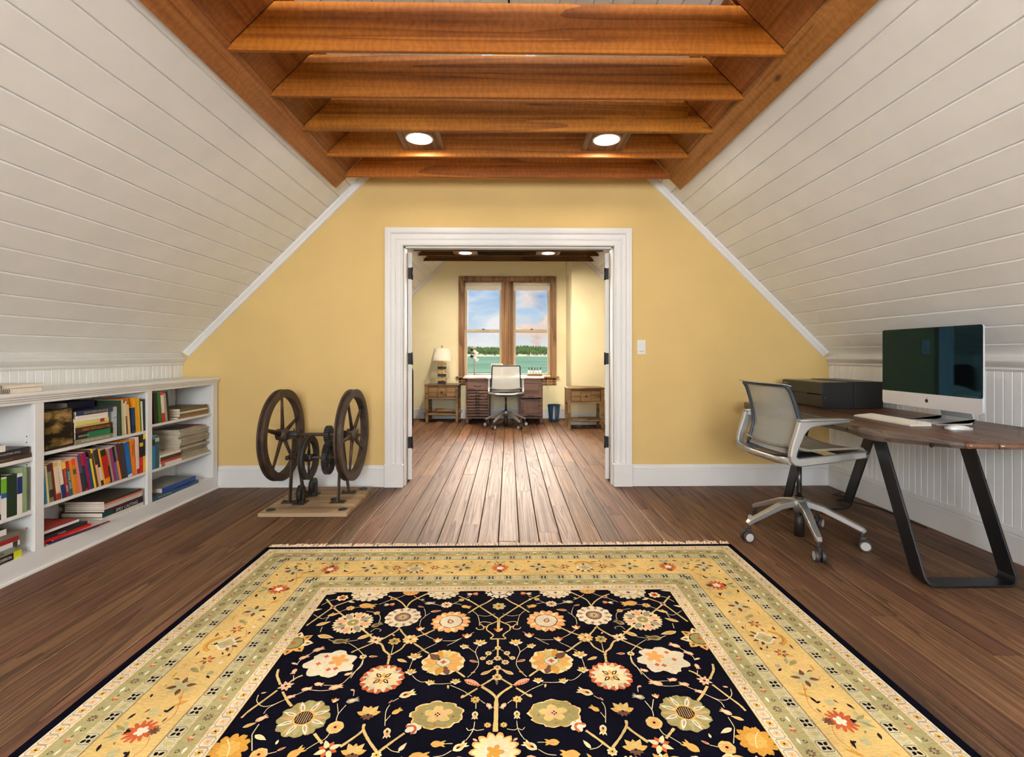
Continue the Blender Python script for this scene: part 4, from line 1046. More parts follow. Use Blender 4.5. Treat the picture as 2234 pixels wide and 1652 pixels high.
    b = MB(); b.tube([(-0.236, -0.25, 0.53), (-0.232, -0.12, 0.515), (-0.232, 0.12, 0.515), (-0.236, 0.25, 0.53)], 1, 8, flat=(0.012, 0.02)); b.build('rear_crossbar', silver, t)
    def seat(u, v):
        x = -0.205 + 0.455 * u; y = (v - 0.5) * 0.474
        z = 0.574 + 0.03 * max(0, (0.22 - u) / 0.22) ** 1.5 + 0.012 * u - 0.06 * max(0, (u - 0.88) / 0.12) ** 1.6 + 0.012 * (2 * v - 1) ** 4 - 0.01 * math.cos((v - 0.5) * PI)
        return (x, y, z)
    b = MB(); b.grid(seat, 22, 14, True, 0.012); b.build('seat', seatmesh, t)
    b = MB(); b.tube([seat(0.965, v / 10) for v in range(11)], 1, 10, flat=(0.012, 0.014)); b.build('seat_nose', slate, t)
    hw = lambda q: 0.222 - 0.018 * q
    def back(u, v):
        x, z = backprof(u); y = (v - 0.5) * 2 * hw(u); return (x - 0.022 * math.cos((v - 0.5) * PI), y, z)
    b = MB(); b.grid(lambda u, v: back(0.02 + u * 0.95, v), 24, 14); b.build('back_mesh', backmesh, t)
    for s in (-1, 1):
        b = MB(); pts = []
        for k in range(15):
            x, z = backprof(k / 14 * 0.96); pts.append((x - 0.003, s * hw(k / 14), z))
        b.tube(pts, [0.7] + [1] * 13 + [0.8], 8, up=(0, 1, 0), flat=(0.013, 0.009)); b.build('back_post', slate, t)
    b = MB(); b.tube([(backprof(0.955)[0] - 0.022 * math.cos((v / 12 - 0.5) * PI), (v / 12 - 0.5) * 2 * 0.206, backprof(0.955)[1]) for v in range(13)], 1, 8, flat=(0.01, 0.008)); b.build('top_rail', slate, t)
    b = MB(); b.grid(lambda u, v: (-0.205 - 0.052 * u - 0.022 * math.cos((v - 0.5) * PI), (v - 0.5) * 2 * (0.212 - 0.004 * u), 0.932 + 0.012 * math.sin(u * PI / 2)), 4, 14, True, 0.005); b.build('top_lip', backmesh, t)
    b = MB(); b.tube([back(0.0, v / 10) for v in range(11)], 1, 8, flat=(0.012, 0.006)); b.build('lower_rail', slate, t)
    return t
ch = make_chair('grey mesh office chair with silver arms at the live-edge desk', (1.74, 2.93, 0), R(6))
c2 = dup(ch, (-0.045, 7.5, 0), R(91), 'grey mesh office chair at the drawer desk under the far window')
for o in c2.children:
    if o.name.startswith('base_hub'): o.rotation_euler = (0, 0, R(2))

# ================================================================== live-edge desk
deskw = wood('old_plank_wood', (26, 16, 10), (62, 40, 25), (138, 84, 40), (30, 0.8, 30), 0.34, 0.4, 0.16, 0.0, True, 0.0, 0.55, 0.4, 9, 4)
edgew = wood('weathered_edge_wood', (40, 34, 32), (84, 76, 72), (126, 108, 92), (20, 1.2, 40), 0.55, 0.6, 0.1, 0.0, False, 0.0, 0.4, 0.3)
desk = thing('desk', 'dark reclaimed-plank desk with a wavy live edge by the right wall', 'desk', (2.27, 2.98, 0))
outl = [(2.69, 2.075), (2.45, 2.072), (2.2, 2.085), (2.06, 2.09), (1.995, 2.105), (1.95, 2.14), (1.936, 2.2), (1.925, 2.28), (1.90, 2.38), (1.872, 2.47), (1.862, 2.53), (1.868, 2.61), (1.895, 2.70), (1.912, 2.78), (1.915, 2.95), (1.91, 3.15), (1.90, 3.35), (1.88, 3.55), (1.862, 3.7), (1.852, 3.78), (1.853, 3.84), (1.875, 3.90), (1.95, 3.945), (2.2, 3.965), (2.69, 3.96)]
def thick(y): return 0.026 + 0.036 * min(1, max(0, (y - 2.09) / 0.4))
lanes = [1.80, 1.99, 2.14, 2.29, 2.42, 2.56, 2.70]
def xfront(y):
    q = [(p[1], p[0]) for p in outl[2:23]]
    for a, c in zip(q[:-1], q[1:]):
        if a[0] <= y <= c[0]: return a[1] + (c[1] - a[1]) * (y - a[0]) / max(1e-6, c[0] - a[0])
    return q[0][1] if y < q[0][0] else q[-1][1]
def yend(x, near):
    q = outl[0:6] if near else outl[20:]
    q = sorted(q)
    for a, c in zip(q[:-1], q[1:]):
        if a[0] <= x <= c[0]: return a[1] + (c[1] - a[1]) * (x - a[0]) / max(1e-6, c[0] - a[0])
    return q[0][1] if x < q[0][0] else q[-1][1]
# slab boards, laid lengthways; the front one carries the live edge
for k in range(6):
    b = MB(); x0, x1 = lanes[k] + 0.0006, lanes[k + 1] - 0.0006
    n = 40
    def topz(y): return 0.73
    def pos(i, s):
        yA = max(yend(max(x0, 1.99), True), yend(x1, True)) if k else 2.10
        if k == 0:
            y = 2.105 + (3.90 - 2.105) * i / n
            return (xfront(y) if s == 0 else x1, y)
        x = x0 if s == 0 else x1
        ya, yb = yend(x, True), yend(x, False)
        return (x, ya + (yb - ya) * i / n)
    v = []
    for i in range(n + 1):
        (xa, ya), (xb, yb) = pos(i, 0), pos(i, 1)
        r = 0.006 if k == 0 else 0.0012
        ta, tb_ = thick(ya), thick(yb)
        v += [(xa + r, ya, 0.73), (xb - 0.0012, yb, 0.73), (xb, yb, 0.7288), (xb, yb, 0.73 - tb_), (xa + (0.012 if k == 0 else 0), ya, 0.73 - ta), (xa - (0.003 if k == 0 else 0), ya, 0.73 - ta * 0.55), (xa, ya, 0.73 - r)]
    fs = []
    b.add(v, [(i * 7 + j, (i + 1) * 7 + j, (i + 1) * 7 + (j + 1) % 7, i * 7 + (j + 1) % 7) for i in range(n) for j in range(7)] + [tuple(range(7)), tuple(range(n * 7, n * 7 + 7))], False)
    if k == 0: b.mi = [1 if (q % 7) in (4, 5, 6) and q < n * 7 else 0 for q in range(len(b.mi))]
    b.build('desk_plank', [deskw, edgew], desk, True)
polish = plain('worn_polished_edge', (104, 74, 54), 0.2, var=0.25, scale=14, spec=0.7)
for xa, xb in ((1.985, 2.10), (2.105, 2.37), (2.375, 2.69)):
    b = MB()
    for_pts = [(xa + (xb - xa) * q / 6) for q in range(7)]
    b.tube([(x, yend(x, True) + 0.004, 0.716) for x in for_pts], 1, 10, flat=(0.012, 0.0128)); b.build('end_strip', polish, desk, True)
nail = plain('nail_head', (170, 160, 150), 0.4, 0.6)
for x, y in ((1.98, 2.2), (2.03, 2.19), (2.12, 2.18), (2.24, 2.17), (2.38, 2.17)):
    b = MB(); b.cyl((x, y, 0.73), (x, y, 0.731), 0.004, n=8); b.build('nail_head', nail, desk, True)
for x, y, r_ in ((1.905, 2.74, 0.012), (1.934, 2.225, 0.01)):
    b = MB(); b.lathe([(0, -0.004), (r_, -0.004), (r_ * 0.6, 0.006), (0, 0.008)], 12, (x, y, 0.695), 'x'); b.build('bolt_hole', underw, desk, True)
for yt, yb in ((2.60, 2.355), (3.235, 3.525)):
    xl, xr = 1.99, 2.432; w = 0.088; th = 0.012; zt = 0.668
    # flat bar bent to a U: leg down, rounded corner, foot bar, corner, leg up
    pts = []
    L_pts = [(xl - 0.02, zt)]
    def arc(cx, cz, a0, a1, r=0.045): return [(cx + r * math.cos(R(a0 + (a1 - a0) * q / 6)), cz + r * math.sin(R(a0 + (a1 - a0) * q / 6))) for q in range(7)]
    path = [(xl - 0.02, zt)] + arc(xl + 0.045, 0.0515, 176, 270) + arc(xr - 0.045, 0.0515, 270, 364) + [(xr + 0.0, zt)]
    b = MB(); v = []
    for i, (x, z) in enumerate(path):
        a = path[max(i - 1, 0)]; c = path[min(i + 1, len(path) - 1)]; dx, dz_ = c[0] - a[0], c[1] - a[1]; l = math.hypot(dx, dz_); nx, nz_ = -dz_ / l, dx / l
        y = yb + (yt - yb) * max(0, z - 0.006) / zt
        for sx, sy in ((-1, -1), (1, -1), (1, 1), (-1, 1)): v.append((x + nx * sx * th / 2, y + sy * w / 2, max(0.0004, z + nz_ * sx * th / 2)))
    m_ = len(path); b.add(v, [(i * 4 + j, i * 4 + (j + 1) % 4, (i + 1) * 4 + (j + 1) % 4, (i + 1) * 4 + j) for i in range(m_ - 1) for j in range(4)] + [(0, 1, 2, 3), tuple(range(m_ * 4 - 4, m_ * 4))])
    b.build('leg_frame', black, desk, True, bevel=0.0015, seg=2)
    b = MB(); b.box(xl - 0.03, xr + 0.01, yt - 0.045, yt + 0.045, 0.668, 0.674); b.build('mounting_plate', black, desk, True)

# ================================================================== photo printer
prm = plain('printer_black', (20, 20, 21), 0.36, var=0.05); prf = plain('printer_front_charcoal', (44, 42, 39), 0.34, var=0.05); prt = plain('printer_lid', (92, 84, 68), 0.3)
pr = thing('printer', 'wide black photo printer at the far end of the desk', 'printer', (2.40, 3.66, 0.7305))
b = MB(); b.m = 0; b.cbox(-0.21, 0.012, -0.245, 0.25, 0.006, 0.094, 0.004); b.build('lower_body', [prf], pr)
b = MB(); b.cbox(-0.212, 0.012, -0.247, 0.252, 0.097, 0.18, 0.004); b.build('upper_body', prf, pr)
b = MB(); b.box(-0.2, 0.01, -0.24, 0.245, 0.18, 0.1825); b.build('lid', prt, pr)
b = MB(); b.cbox(0.016, 0.22, -0.25, 0.25, 0.0, 0.188, 0.004); b.build('rear_tray_housing', prm, pr)
b = MB(); b.box(-0.207, 0.01, -0.2485, -0.244, 0.004, 0.184); b.build('side_panel', prm, pr)
b = MB(); b.box(-0.2, 0.2, -0.235, 0.235, 0.0, 0.008); b.build('foot', prm, pr)
b = MB(); b.cyl((-0.19, -0.2488, 0.075), (-0.19, -0.2478, 0.075), 0.008, n=14); b.build('power_button', plain('button_grey', (60, 60, 62), 0.4), pr)
b = MB(); b.box(-0.2135, -0.21, -0.08, 0.08, 0.091, 0.1); b.build('tray_grip', prm, pr)
text('EPSON', plain('printer_letters', (196, 180, 150), 0.4), 0.013, (-0.2128, 0.2, 0.158), basis((0, -1, 0), (0, 0, 1)), pr, width=0.058)

# ================================================================== all-in-one computer
alu = plain('computer_aluminium', (214, 218, 224), 0.3, 0.35)
alu2 = plain('stand_aluminium', (196, 200, 202), 0.36, 0.35)
m, t_, b_ = newmat('computer_screen'); n_, l_ = t_.nodes, t_.links
b_.inputs['Base Color'].default_value = (0.002, 0.002, 0.0025, 1); b_.inputs['Roughness'].default_value = 0.03
b_.inputs['IOR'].default_value = 1.7; b_.inputs['Specular Tint'].default_value = (0.0, 0.42, 0.75, 1)
scr = m
cp = thing('computer', 'large silver all-in-one computer with a black screen on the desk', 'computer', (2.42, 2.722, 0.7308))
X0 = -0.085   # local x of the screen face
def rrect(y0, y1, z0, z1, r, n=5):
    pts = []
    for cy, cz, a in ((y1 - r, z1 - r, 0), (y0 + r, z1 - r, 90), (y0 + r, z0 + r, 180), (y1 - r, z0 + r, 270)):
        for k in range(n + 1): pts.append((cy + r * math.cos(R(a + 90 * k / n)), cz + r * math.sin(R(a + 90 * k / n))))
    return pts
b = MB(); b.ext(rrect(-0.325, 0.325, 0.08, 0.53, 0.014), 'x', X0 + 0.003, X0 + 0.012)
b.build('shell', alu, cp)
b = MB(); b.X = Matrix.Translation((0, 0, 0.305)) @ Matrix.Diagonal((1, 1, 0.7, 1)); b.lathe([(0.315, 0.0), (0.24, 0.012), (0.15, 0.024), (0.06, 0.03), (0, 0.031)], 32, (X0 + 0.012, 0, 0), 'x'); b.build('back_bulge', alu, cp)
b = MB(); b.ext(rrect(-0.325, 0.325, 0.16, 0.53, 0.012), 'x', X0, X0 + 0.0035); b.build('screen', scr, cp)
b = MB(); b.ext([(-0.325, 0.094), (-0.321, 0.084), (-0.311, 0.08), (0.311, 0.08), (0.321, 0.084), (0.325, 0.094), (0.325, 0.1595), (-0.325, 0.1595)], 'x', X0, X0 + 0.0035); chin = b.build('chin', alu, cp)
# fruit emblem on the chin
b = MB(); pts = []
for k in range(40):
    a = 2 * PI * k / 40; r_ = 0.0105 * (1 - 0.16 * math.exp(-((a - PI / 2) / 0.32) ** 2) - 0.1 * math.exp(-((a - 3 * PI / 2) / 0.25) ** 2))
    y, z = r_ * math.cos(a), r_ * 1.02 * math.sin(a)
    if (y + 0.0135) ** 2 + (z - 0.0015) ** 2 < 0.0052 ** 2:
        q = math.atan2(z - 0.0015, y + 0.0135); y, z = -0.0135 + 0.0052 * math.cos(q), 0.0015 + 0.0052 * math.sin(q)
    pts.append((y, 0.121 + z))
b.ext(pts, 'x', X0 - 0.0006, X0); b.ext([(0.0, 0.1325), (-0.004, 0.1345), (-0.0048, 0.139), (-0.001, 0.137)], 'x', X0 - 0.0006, X0)
b.build('emblem', cmat((30, 30, 32)), cp)
b = MB()
b.ext([(-0.115, 0.0), (-0.115, 0.003), (0.06, 0.006), (0.085, 0.012), (0.098, 0.03), (0.09, 0.06), (0.03, 0.2), (-0.01, 0.28), (-0.02, 0.275), (0.02, 0.19), (0.078, 0.056), (0.086, 0.03), (0.08, 0.0)], 'y', -0.098, 0.098, smooth=False); b.build('stand', alu2, cp, bevel=0.001)
# keyboard
keym = plain('key_white', (232, 226, 214), 0.5); kbm = plain('keyboard_body', (214, 208, 198), 0.4)
kb = thing('keyboard', 'white full-size keyboard in front of the computer', 'keyboard', (2.18, 2.79, 0.7308))
b = MB(); b.ext([(-0.057, 0.0), (0.057, 0.0), (0.057, 0.014), (0.055, 0.016), (-0.055, 0.006), (-0.057, 0.004)], 'y', -0.213, 0.213); b.build('tray', kbm, kb)
b = MB(); b.cyl((0.05, -0.2, 0.006), (0.05, 0.2, 0.006), 0.007, n=10); b.build('battery_bar', kbm, kb)
km = MB(); km.cbox(-0.0075, 0.0075, -0.0078, 0.0078, 0, 0.003, 0.001); kme = km.mesh('key', keym); ks = MB(); ks.cbox(-0.0075, 0.0075, -0.052, 0.052, 0, 0.003, 0.001); ksm = ks.mesh('key', keym)
for rw in range(6):
    x = 0.046 - rw * 0.0185; zt = 0.0065 + (x + 0.055) / 0.11 * 0.01
    for q in range(22):
        y = 0.203 - q * 0.01933
        if rw == 5 and 4 <= q <= 8:
            if q != 6: continue
        o = bpy.data.objects.new('key', ksm if (rw == 5 and q == 6) else kme); C.objects.link(o); o.parent = kb; o.location = (x, y, zt); o.rotation_euler = (0, R(-5.2), 0)
# mouse
ms_ = thing('mouse', 'flat white wireless mouse on the desk', 'mouse', (2.283, 2.47, 0.7308), R(-22))
b = MB()
def mz(u, v):
    a = u * 2 * PI; r_ = v
    x = 0.058 * r_ * math.copysign(abs(math.cos(a)) ** 0.8, math.cos(a)); y = 0.029 * r_ * math.copysign(abs(math.sin(a)) ** 0.7, math.sin(a))
    return (x, y, 0.006 + 0.0165 * (1 - (x / 0.062) ** 2) * (1 - 0.3 * (y / 0.03) ** 2) * (1 - r_ ** 6 * 0.6))
b.grid(mz, 28, 10); b.build('top_shell', plain('mouse_white', (236, 230, 220), 0.25), ms_)
b = MB(); pts = [(0.056 * math.copysign(abs(math.cos(k * PI / 14)) ** 0.8, math.cos(k * PI / 14)), 0.027 * math.copysign(abs(math.sin(k * PI / 14)) ** 0.7, math.sin(k * PI / 14))) for k in range(28)]
b.ext(pts, 'z', 0.0, 0.0125); b.build('base', alu2, ms_)
# papers behind the keyboard
clr = plain('clear_plastic', (206, 204, 198), 0.15, spec=0.8)
for k, (x, y, w_, l, rz, lab) in enumerate(((2.262, 2.93, 0.035, 0.11, 3, 'small clear plastic tray behind the far end of the keyboard'), (2.262, 2.76, 0.03, 0.13, -2, 'flat clear plastic sleeve behind the middle of the keyboard'))):
    t = thing('plastic_tray', lab, 'tray', (x, y, 0.7308), R(rz)); b = MB(); b.cbox(-w_ / 2, w_ / 2, -l / 2, l / 2, 0, 0.008, 0.003); b.build('tray_body', clr, t)
    b = MB(); b.tube([(-w_ / 2, -l / 2, 0.008), (w_ / 2, -l / 2, 0.008), (w_ / 2, l / 2, 0.008), (-w_ / 2, l / 2, 0.008)], 0.002, 6, closed=True); b.build('rim', blackpl, t)
# cable on the floor
b = MB(); cr_ = [(2.69, 3.93, 0.0045), (2.64, 3.9, 0.0045), (2.56, 3.86, 0.004), (2.62, 3.78, 0.0045), (2.5, 3.72, 0.0045), (2.58, 3.66, 0.0045), (2.66, 3.5, 0.0045), (2.67, 3.3, 0.0045), (2.66, 3.1, 0.0045)]
b.tube(cr_, 0.0035, 7); tag(b.build('power_cable', blackpl), 'black power cable lying on the floor in the right corner', 'cable')

# ================================================================== light switch
sw = thing('light_switch', 'white dimmer switch plate right of the doorway', 'light switch', (1.12, YW, 1.171))
b = MB(); b.cbox(-0.036, 0.036, -0.006, 0.0, -0.06, 0.06, 0.002); b.build('plate', trimw, sw)
b = MB(); b.cbox(-0.016, 0.016, -0.01, -0.006, -0.03, 0.036, 0.0015); b.build('rocker', trimw, sw)
b = MB(); b.cbox(-0.02, 0.02, -0.0075, -0.006, -0.042, -0.034, 0.0008); b.build('slider', plain('switch_grey', (196, 190, 182), 0.4), sw)

# ================================================================== antique belt machine
iron = plain('rusty_iron', (74, 58, 46), 0.55, 0.25, var=0.35, scale=14, bump=0.4, bscale=90)
iron2 = plain('dark_iron', (56, 52, 48), 0.5, 0.35, var=0.3, scale=20, bump=0.4, bscale=90)
basew = wood('grey_base_plank', (96, 76, 54), (150, 124, 94), (182, 156, 122), (0.8, 18, 18), 0.7, 0.3, 0.1, 0.0, True)
MO = (-1.41, 3.70, 0)
mc_ = thing('belt_machine', 'antique iron machine with two spoked pulley wheels on a plank base', 'antique machine', MO)
for k in range(3):
    y0 = 3.382 + k * 0.2217; b = MB(); b.cbox(-1.712, -1.108, y0 + 0.0008, y0 + 0.2209, 0.0, 0.027, 0.002); b.build('base_plank', basew, mc_, True)
def wheel(nm, x, y, z, ro, ri, w, hub, ns, a0, mt, spoke=0.014, groove=True):
    b = MB(); h = w / 2; g_ = 0.02 * ro / 0.33 if groove else 0
    b.lathe([(ri, -h), (ro, -h), (ro, -h * 0.55), (ro - g_, -h * 0.25), (ro - g_, h * 0.25), (ro, h * 0.55), (ro, h), (ri, h), (ri + 0.002, 0), (ri, -h)], 64, (x, y, z), 'x', False)
    o = b.build(nm, mt, mc_, True, fix=True)
    b = MB(); b.lathe([(hub * 0.4, -h * 1.5), (hub, -h * 1.5), (hub * 1.1, 0), (hub, h * 1.5), (hub * 0.4, h * 1.5)], 20, (x, y, z), 'x'); b.build('hub', mt, o, True)
    for k in range(ns):
        a = a0 + 2 * PI * k / ns; ca, sa = math.cos(a), math.sin(a)
        b = MB(); b.tube([(x, y + ca * hub * 0.8, z + sa * hub * 0.8), (x, y + ca * (ri + ro) * 0.36, z + sa * (ri + ro) * 0.36), (x, y + ca * (ri + 0.004), z + sa * (ri + 0.004))], [1.5, 1.0, 0.9], 8, up=(1, 0, 0), flat=(spoke, spoke * 0.62)); b.build('spoke', mt, o, True)
    return o
wheel('pulley_wheel', -1.688, 3.70, 0.512, 0.337, 0.282, 0.05, 0.042, 5, R(92), iron)
wheel('pulley_wheel', -1.168, 3.70, 0.512, 0.337, 0.282, 0.05, 0.042, 5, R(112), iron)
wheel('small_pulley', -1.452, 3.60, 0.36, 0.157, 0.118, 0.034, 0.026, 4, R(88), iron2, 0.011)
def gear(nm, x, y, z, r, w, teeth, ns):
    b = MB(); pts = []
    for k in range(teeth):
        for f, q in ((0.0, 0.9), (0.25, 0.9), (0.35, 1.0), (0.65, 1.0), (0.75, 0.9)):
            a = 2 * PI * (k + f) / teeth; pts.append((y + r * q * math.cos(a), z + r * q * math.sin(a)))
    n = len(pts); ir = r * 0.72 if ns else r * 0.3
    v = []
    for xx in (x - w / 2, x + w / 2):
        for p in pts: v.append((xx, p[0], p[1]))
        for k in range(n): a = math.atan2(pts[k][1] - z, pts[k][0] - y); v.append((xx, y + ir * math.cos(a), z + ir * math.sin(a)))
    fs = []
    for k in range(n):
        j = (k + 1) % n
        fs += [(k, j, 2 * n + j, 2 * n + k), (n + k, 3 * n + k, 3 * n + j, n + j), (k, n + k, n + j, j), (2 * n + k, 2 * n + j, 3 * n + j, 3 * n + k)]
    b.add(v, fs)
    o = b.build(nm, iron2, mc_, True)
    if ns:
        b = MB(); b.lathe([(0.008, -w * 0.7), (0.028, -w * 0.7), (0.028, w * 0.7), (0.008, w * 0.7)], 18, (x, y, z), 'x', False); b.build('hub', iron2, o, True)
        for k in range(ns):
            a = 2 * PI * k / ns + 0.4; b = MB(); b.bar((x, y + 0.024 * math.cos(a), z + 0.024 * math.sin(a)), (x, y + (ir + 0.003) * math.cos(a), z + (ir + 0.003) * math.sin(a)), w * 0.5, 0.02, (1, 0, 0)); b.build('spoke', iron2, o, True)
    return o
gear('pinion_gear', -1.345, 3.70, 0.512, 0.066, 0.034, 20, 0)
gear('spur_gear', -1.308, 3.60, 0.362, 0.122, 0.03, 44, 5)
b = MB(); b.cyl((-1.74, 3.7, 0.512), (-1.11, 3.7, 0.512), 0.0125, n=14); b.build('main_shaft', iron, mc_, True)
b = MB(); b.cyl((-1.62, 3.6, 0.36), (-1.225, 3.6, 0.362), 0.01, n=12); b.build('counter_shaft', iron, mc_, True)
for x in (-1.602, -1.25):
    b = MB(); b.lathe([(0.012, -0.035), (0.026, -0.035), (0.03, -0.02), (0.03, 0.02), (0.026, 0.035), (0.012, 0.035)], 16, (x, 3.7, 0.512), 'x'); b.cyl((x, 3.7, 0.53), (x, 3.7, 0.555), 0.006, n=8); b.cbox(x - 0.028, x + 0.028, 3.67, 3.73, 0.482, 0.5, 0.004); b.build('bearing', iron2, mc_, True)
    for yf in (3.625, 3.868):
        b = MB(); p0 = Vector((x, 3.70 + (yf - 3.7) * 0.12, 0.49)); p1 = Vector((x, yf, 0.03)); b.bar(p0, p1, 0.034, 0.008, (1, 0, 0)); b.tube([p0, p1], 1, 4, up=(0, 1, 0), flat=(0.006, 0.03), phase=PI / 4); b.build('stand_leg', iron, mc_, True)
        b = MB(); b.cbox(x - 0.055, x + 0.055, yf - 0.028, yf + 0.028, 0.0272, 0.036, 0.003); ft = b.build('foot_plate', iron2, mc_, True)
        for s in (-1, 1): p = MB(); p.cyl((x + s * 0.042, yf, 0.036), (x + s * 0.042, yf, 0.046), 0.008, n=6); p.build('bolt', iron2, ft, True)
    b = MB(); b.cbox(x - 0.012, x + 0.012, 3.575, 3.71, 0.345, 0.375, 0.004); b.build('shaft_bracket', iron2, mc_, True)
for x, y in ((-1.515, 3.61), (-1.508, 3.82)):
    b = MB(); b.cbox(x - 0.045, x + 0.045, y - 0.05, y + 0.05, 0.0272, 0.034, 0.003)
    for s in (-1, 1): b.ext([(y - 0.024, 0.033), (y + 0.024, 0.033), (y + 0.014, 0.12), (y, 0.128), (y - 0.014, 0.12)], 'x', *sorted((x + s * 0.02, x + s * 0.026)))
    br = b.build('guide_bracket', iron2, mc_, True)
    b = MB(); b.lathe([(0.012, -0.014), (0.058, -0.014), (0.058, -0.008), (0.05, -0.003), (0.05, 0.003), (0.058, 0.008), (0.058, 0.014), (0.012, 0.014)], 28, (x, y, 0.1), 'x', False); b.build('guide_pulley', iron2, br, True)
    b = MB(); b.cyl((x - 0.032, y, 0.1), (x + 0.032, y, 0.1), 0.007, n=10); b.build('axle_pin', iron, br, True)
for x, y in ((-1.16, 3.46), (-1.3, 3.70), (-1.17, 3.98), (-1.655, 3.45)):
    b = MB(); b.tube([(x + 0.028 * math.cos(k * PI / 8), y + 0.028 * math.sin(k * PI / 8), 0.0285) for k in range(16)], 0.0045, 6, closed=True); b.cyl((x, y, 0.0272), (x, y, 0.0284), 0.026, n=16); b.build('bolt_ring', iron2, mc_, True)

# ================================================================== far room furniture
oak = wood('oak_nightstand', (78, 56, 28), (118, 90, 52), (144, 114, 72), (1.0, 16, 16), 0.45, 0.12, 0.05, knots=False)
walnut = wood('walnut_desk', (48, 30, 24), (84, 56, 42), (112, 78, 56), (1.0, 16, 16), 0.42, 0.12, 0.06, knots=False)
brassd = plain('dark_pull', (40, 34, 28), 0.4, 0.5)
def nightstand(label, loc):
    t = thing('nightstand', label, 'nightstand', loc, 0, 'nightstands')
    w, d, h = 0.535, 0.41, 0.615
    b = MB(); b.cbox(-w / 2 - 0.008, w / 2 + 0.008, -0.008, d, h - 0.02, h, 0.003); b.build('top', oak, t)
    for sx in (-1, 1):
        for y0 in (0, d - 0.045): b = MB(); x0 = sx * w / 2 - (0.045 if sx > 0 else 0); b.cbox(x0, x0 + 0.045, y0, y0 + 0.045, 0, h - 0.02, 0.003); b.build('leg', oak, t)
        b = MB(); x0 = sx * (w / 2 - 0.008); b.box(*sorted((x0, x0 - sx * 0.018)), 0.045, d - 0.045, 0.385, h - 0.02); b.build('side_panel', oak, t)
    b = MB(); b.box(-w / 2 + 0.045, w / 2 - 0.045, d - 0.02, d - 0.006, 0.385, h - 0.02); b.build('back_panel', oak, t)
    b = MB(); b.box(-w / 2 + 0.045, w / 2 - 0.045, 0.006, 0.03, 0.385, 0.41); b.box(-w / 2 + 0.045, w / 2 - 0.045, 0.006, 0.03, h - 0.045, h - 0.02); b.build('front_rail', oak, t)
    dr = MB(); dr.box(-w / 2 + 0.047, w / 2 - 0.047, 0.012, 0.3, 0.412, h - 0.047); dro = dr.build('drawer', oak, t)
    cw = (w - 0.1) / 3
    for k in range(3):
        for r_ in range(2): b = MB(); x0 = -w / 2 + 0.05 + k * cw; z0 = 0.416 + r_ * 0.076; b.cbox(x0 + 0.003, x0 + cw - 0.003, 0.005, 0.013, z0, z0 + 0.071, 0.003); b.build('drawer_panel', oak, dro)
    b = MB(); b.lathe([(0, 0), (0.006, 0), (0.006, -0.012), (0.015, -0.016), (0.015, -0.024), (0, -0.028)], 14, (0, 0.005, 0.49), 'y'); b.build('knob', brassd, dro)
    b = MB(); b.cbox(-w / 2 + 0.01, w / 2 - 0.01, 0.012, d - 0.012, 0.118, 0.138, 0.003); b.build('lower_shelf', oak, t)
    return t
ns = nightstand('brown oak nightstand with a table lamp, left of the far window', (-1.086, 8.0, 0))
dup(ns, (1.134, 7.22, 0), 0, 'brown oak nightstand with an empty shelf, right beside the door leaf')
# table lamp
lm = thing('table_lamp', 'table lamp with white drum shade and stacked gold and black blocks', 'lamp', (-1.105, 8.17, 0.6155))
gold = plain('lamp_brass', (190, 158, 96), 0.35, 0.7); dkb = plain('lamp_dark_block', (34, 34, 36), 0.35)
b = MB(); b.cbox(-0.065, 0.065, -0.05, 0.05, 0, 0.045, 0.003); b.build('base', dkb, lm)
for k in range(5):
    b = MB(); z = 0.062 + k * 0.061; b.cbox(-0.066, 0.066, -0.045, 0.045, z, z + 0.042, 0.003); b.build('block', gold if k % 2 == 0 else dkb, lm)
b = MB(); b.cyl((0, 0, 0.04), (0, 0, 0.6), 0.007, n=10); b.build('stem', gold, lm)
b = MB(); b.lathe([(0.172, 0.385), (0.128, 0.588), (0.125, 0.588), (0.169, 0.385), (0.172, 0.385)], 36)
shm = weave('lamp_shade_cloth', (240, 234, 218), 0.0); b.build('shade', shm, lm)
b = MB(); b.lathe([(0, 0.6), (0.012, 0.6), (0.006, 0.61), (0.016, 0.622), (0.016, 0.63), (0, 0.636)], 14); b.build('finial', gold, lm)
# wooden bat on the lower shelf
b = MB(); pr_ = [(0, -0.17), (0.016, -0.168), (0.028, -0.155), (0.029, -0.06), (0.022, 0.06), (0.014, 0.2), (0.0125, 0.27), (0.018, 0.28), (0.018, 0.288), (0, 0.29)]
b.lathe([(r_, z) for r_, z in pr_], 16, (0, 0, 0), 'x'); bt = b.build('baseball_bat', wood('bat_wood', (116, 78, 44), (160, 116, 72), (186, 146, 98), (0.8, 20, 20), 0.4, 0.05, 0.0, knots=False))
bt.location = (-1.06, 8.2, 0.1695); bt.rotation_euler = (0, R(2.4), R(-12)); tag(bt, 'light wooden bat lying on the shelf of the lamp nightstand', 'bat')

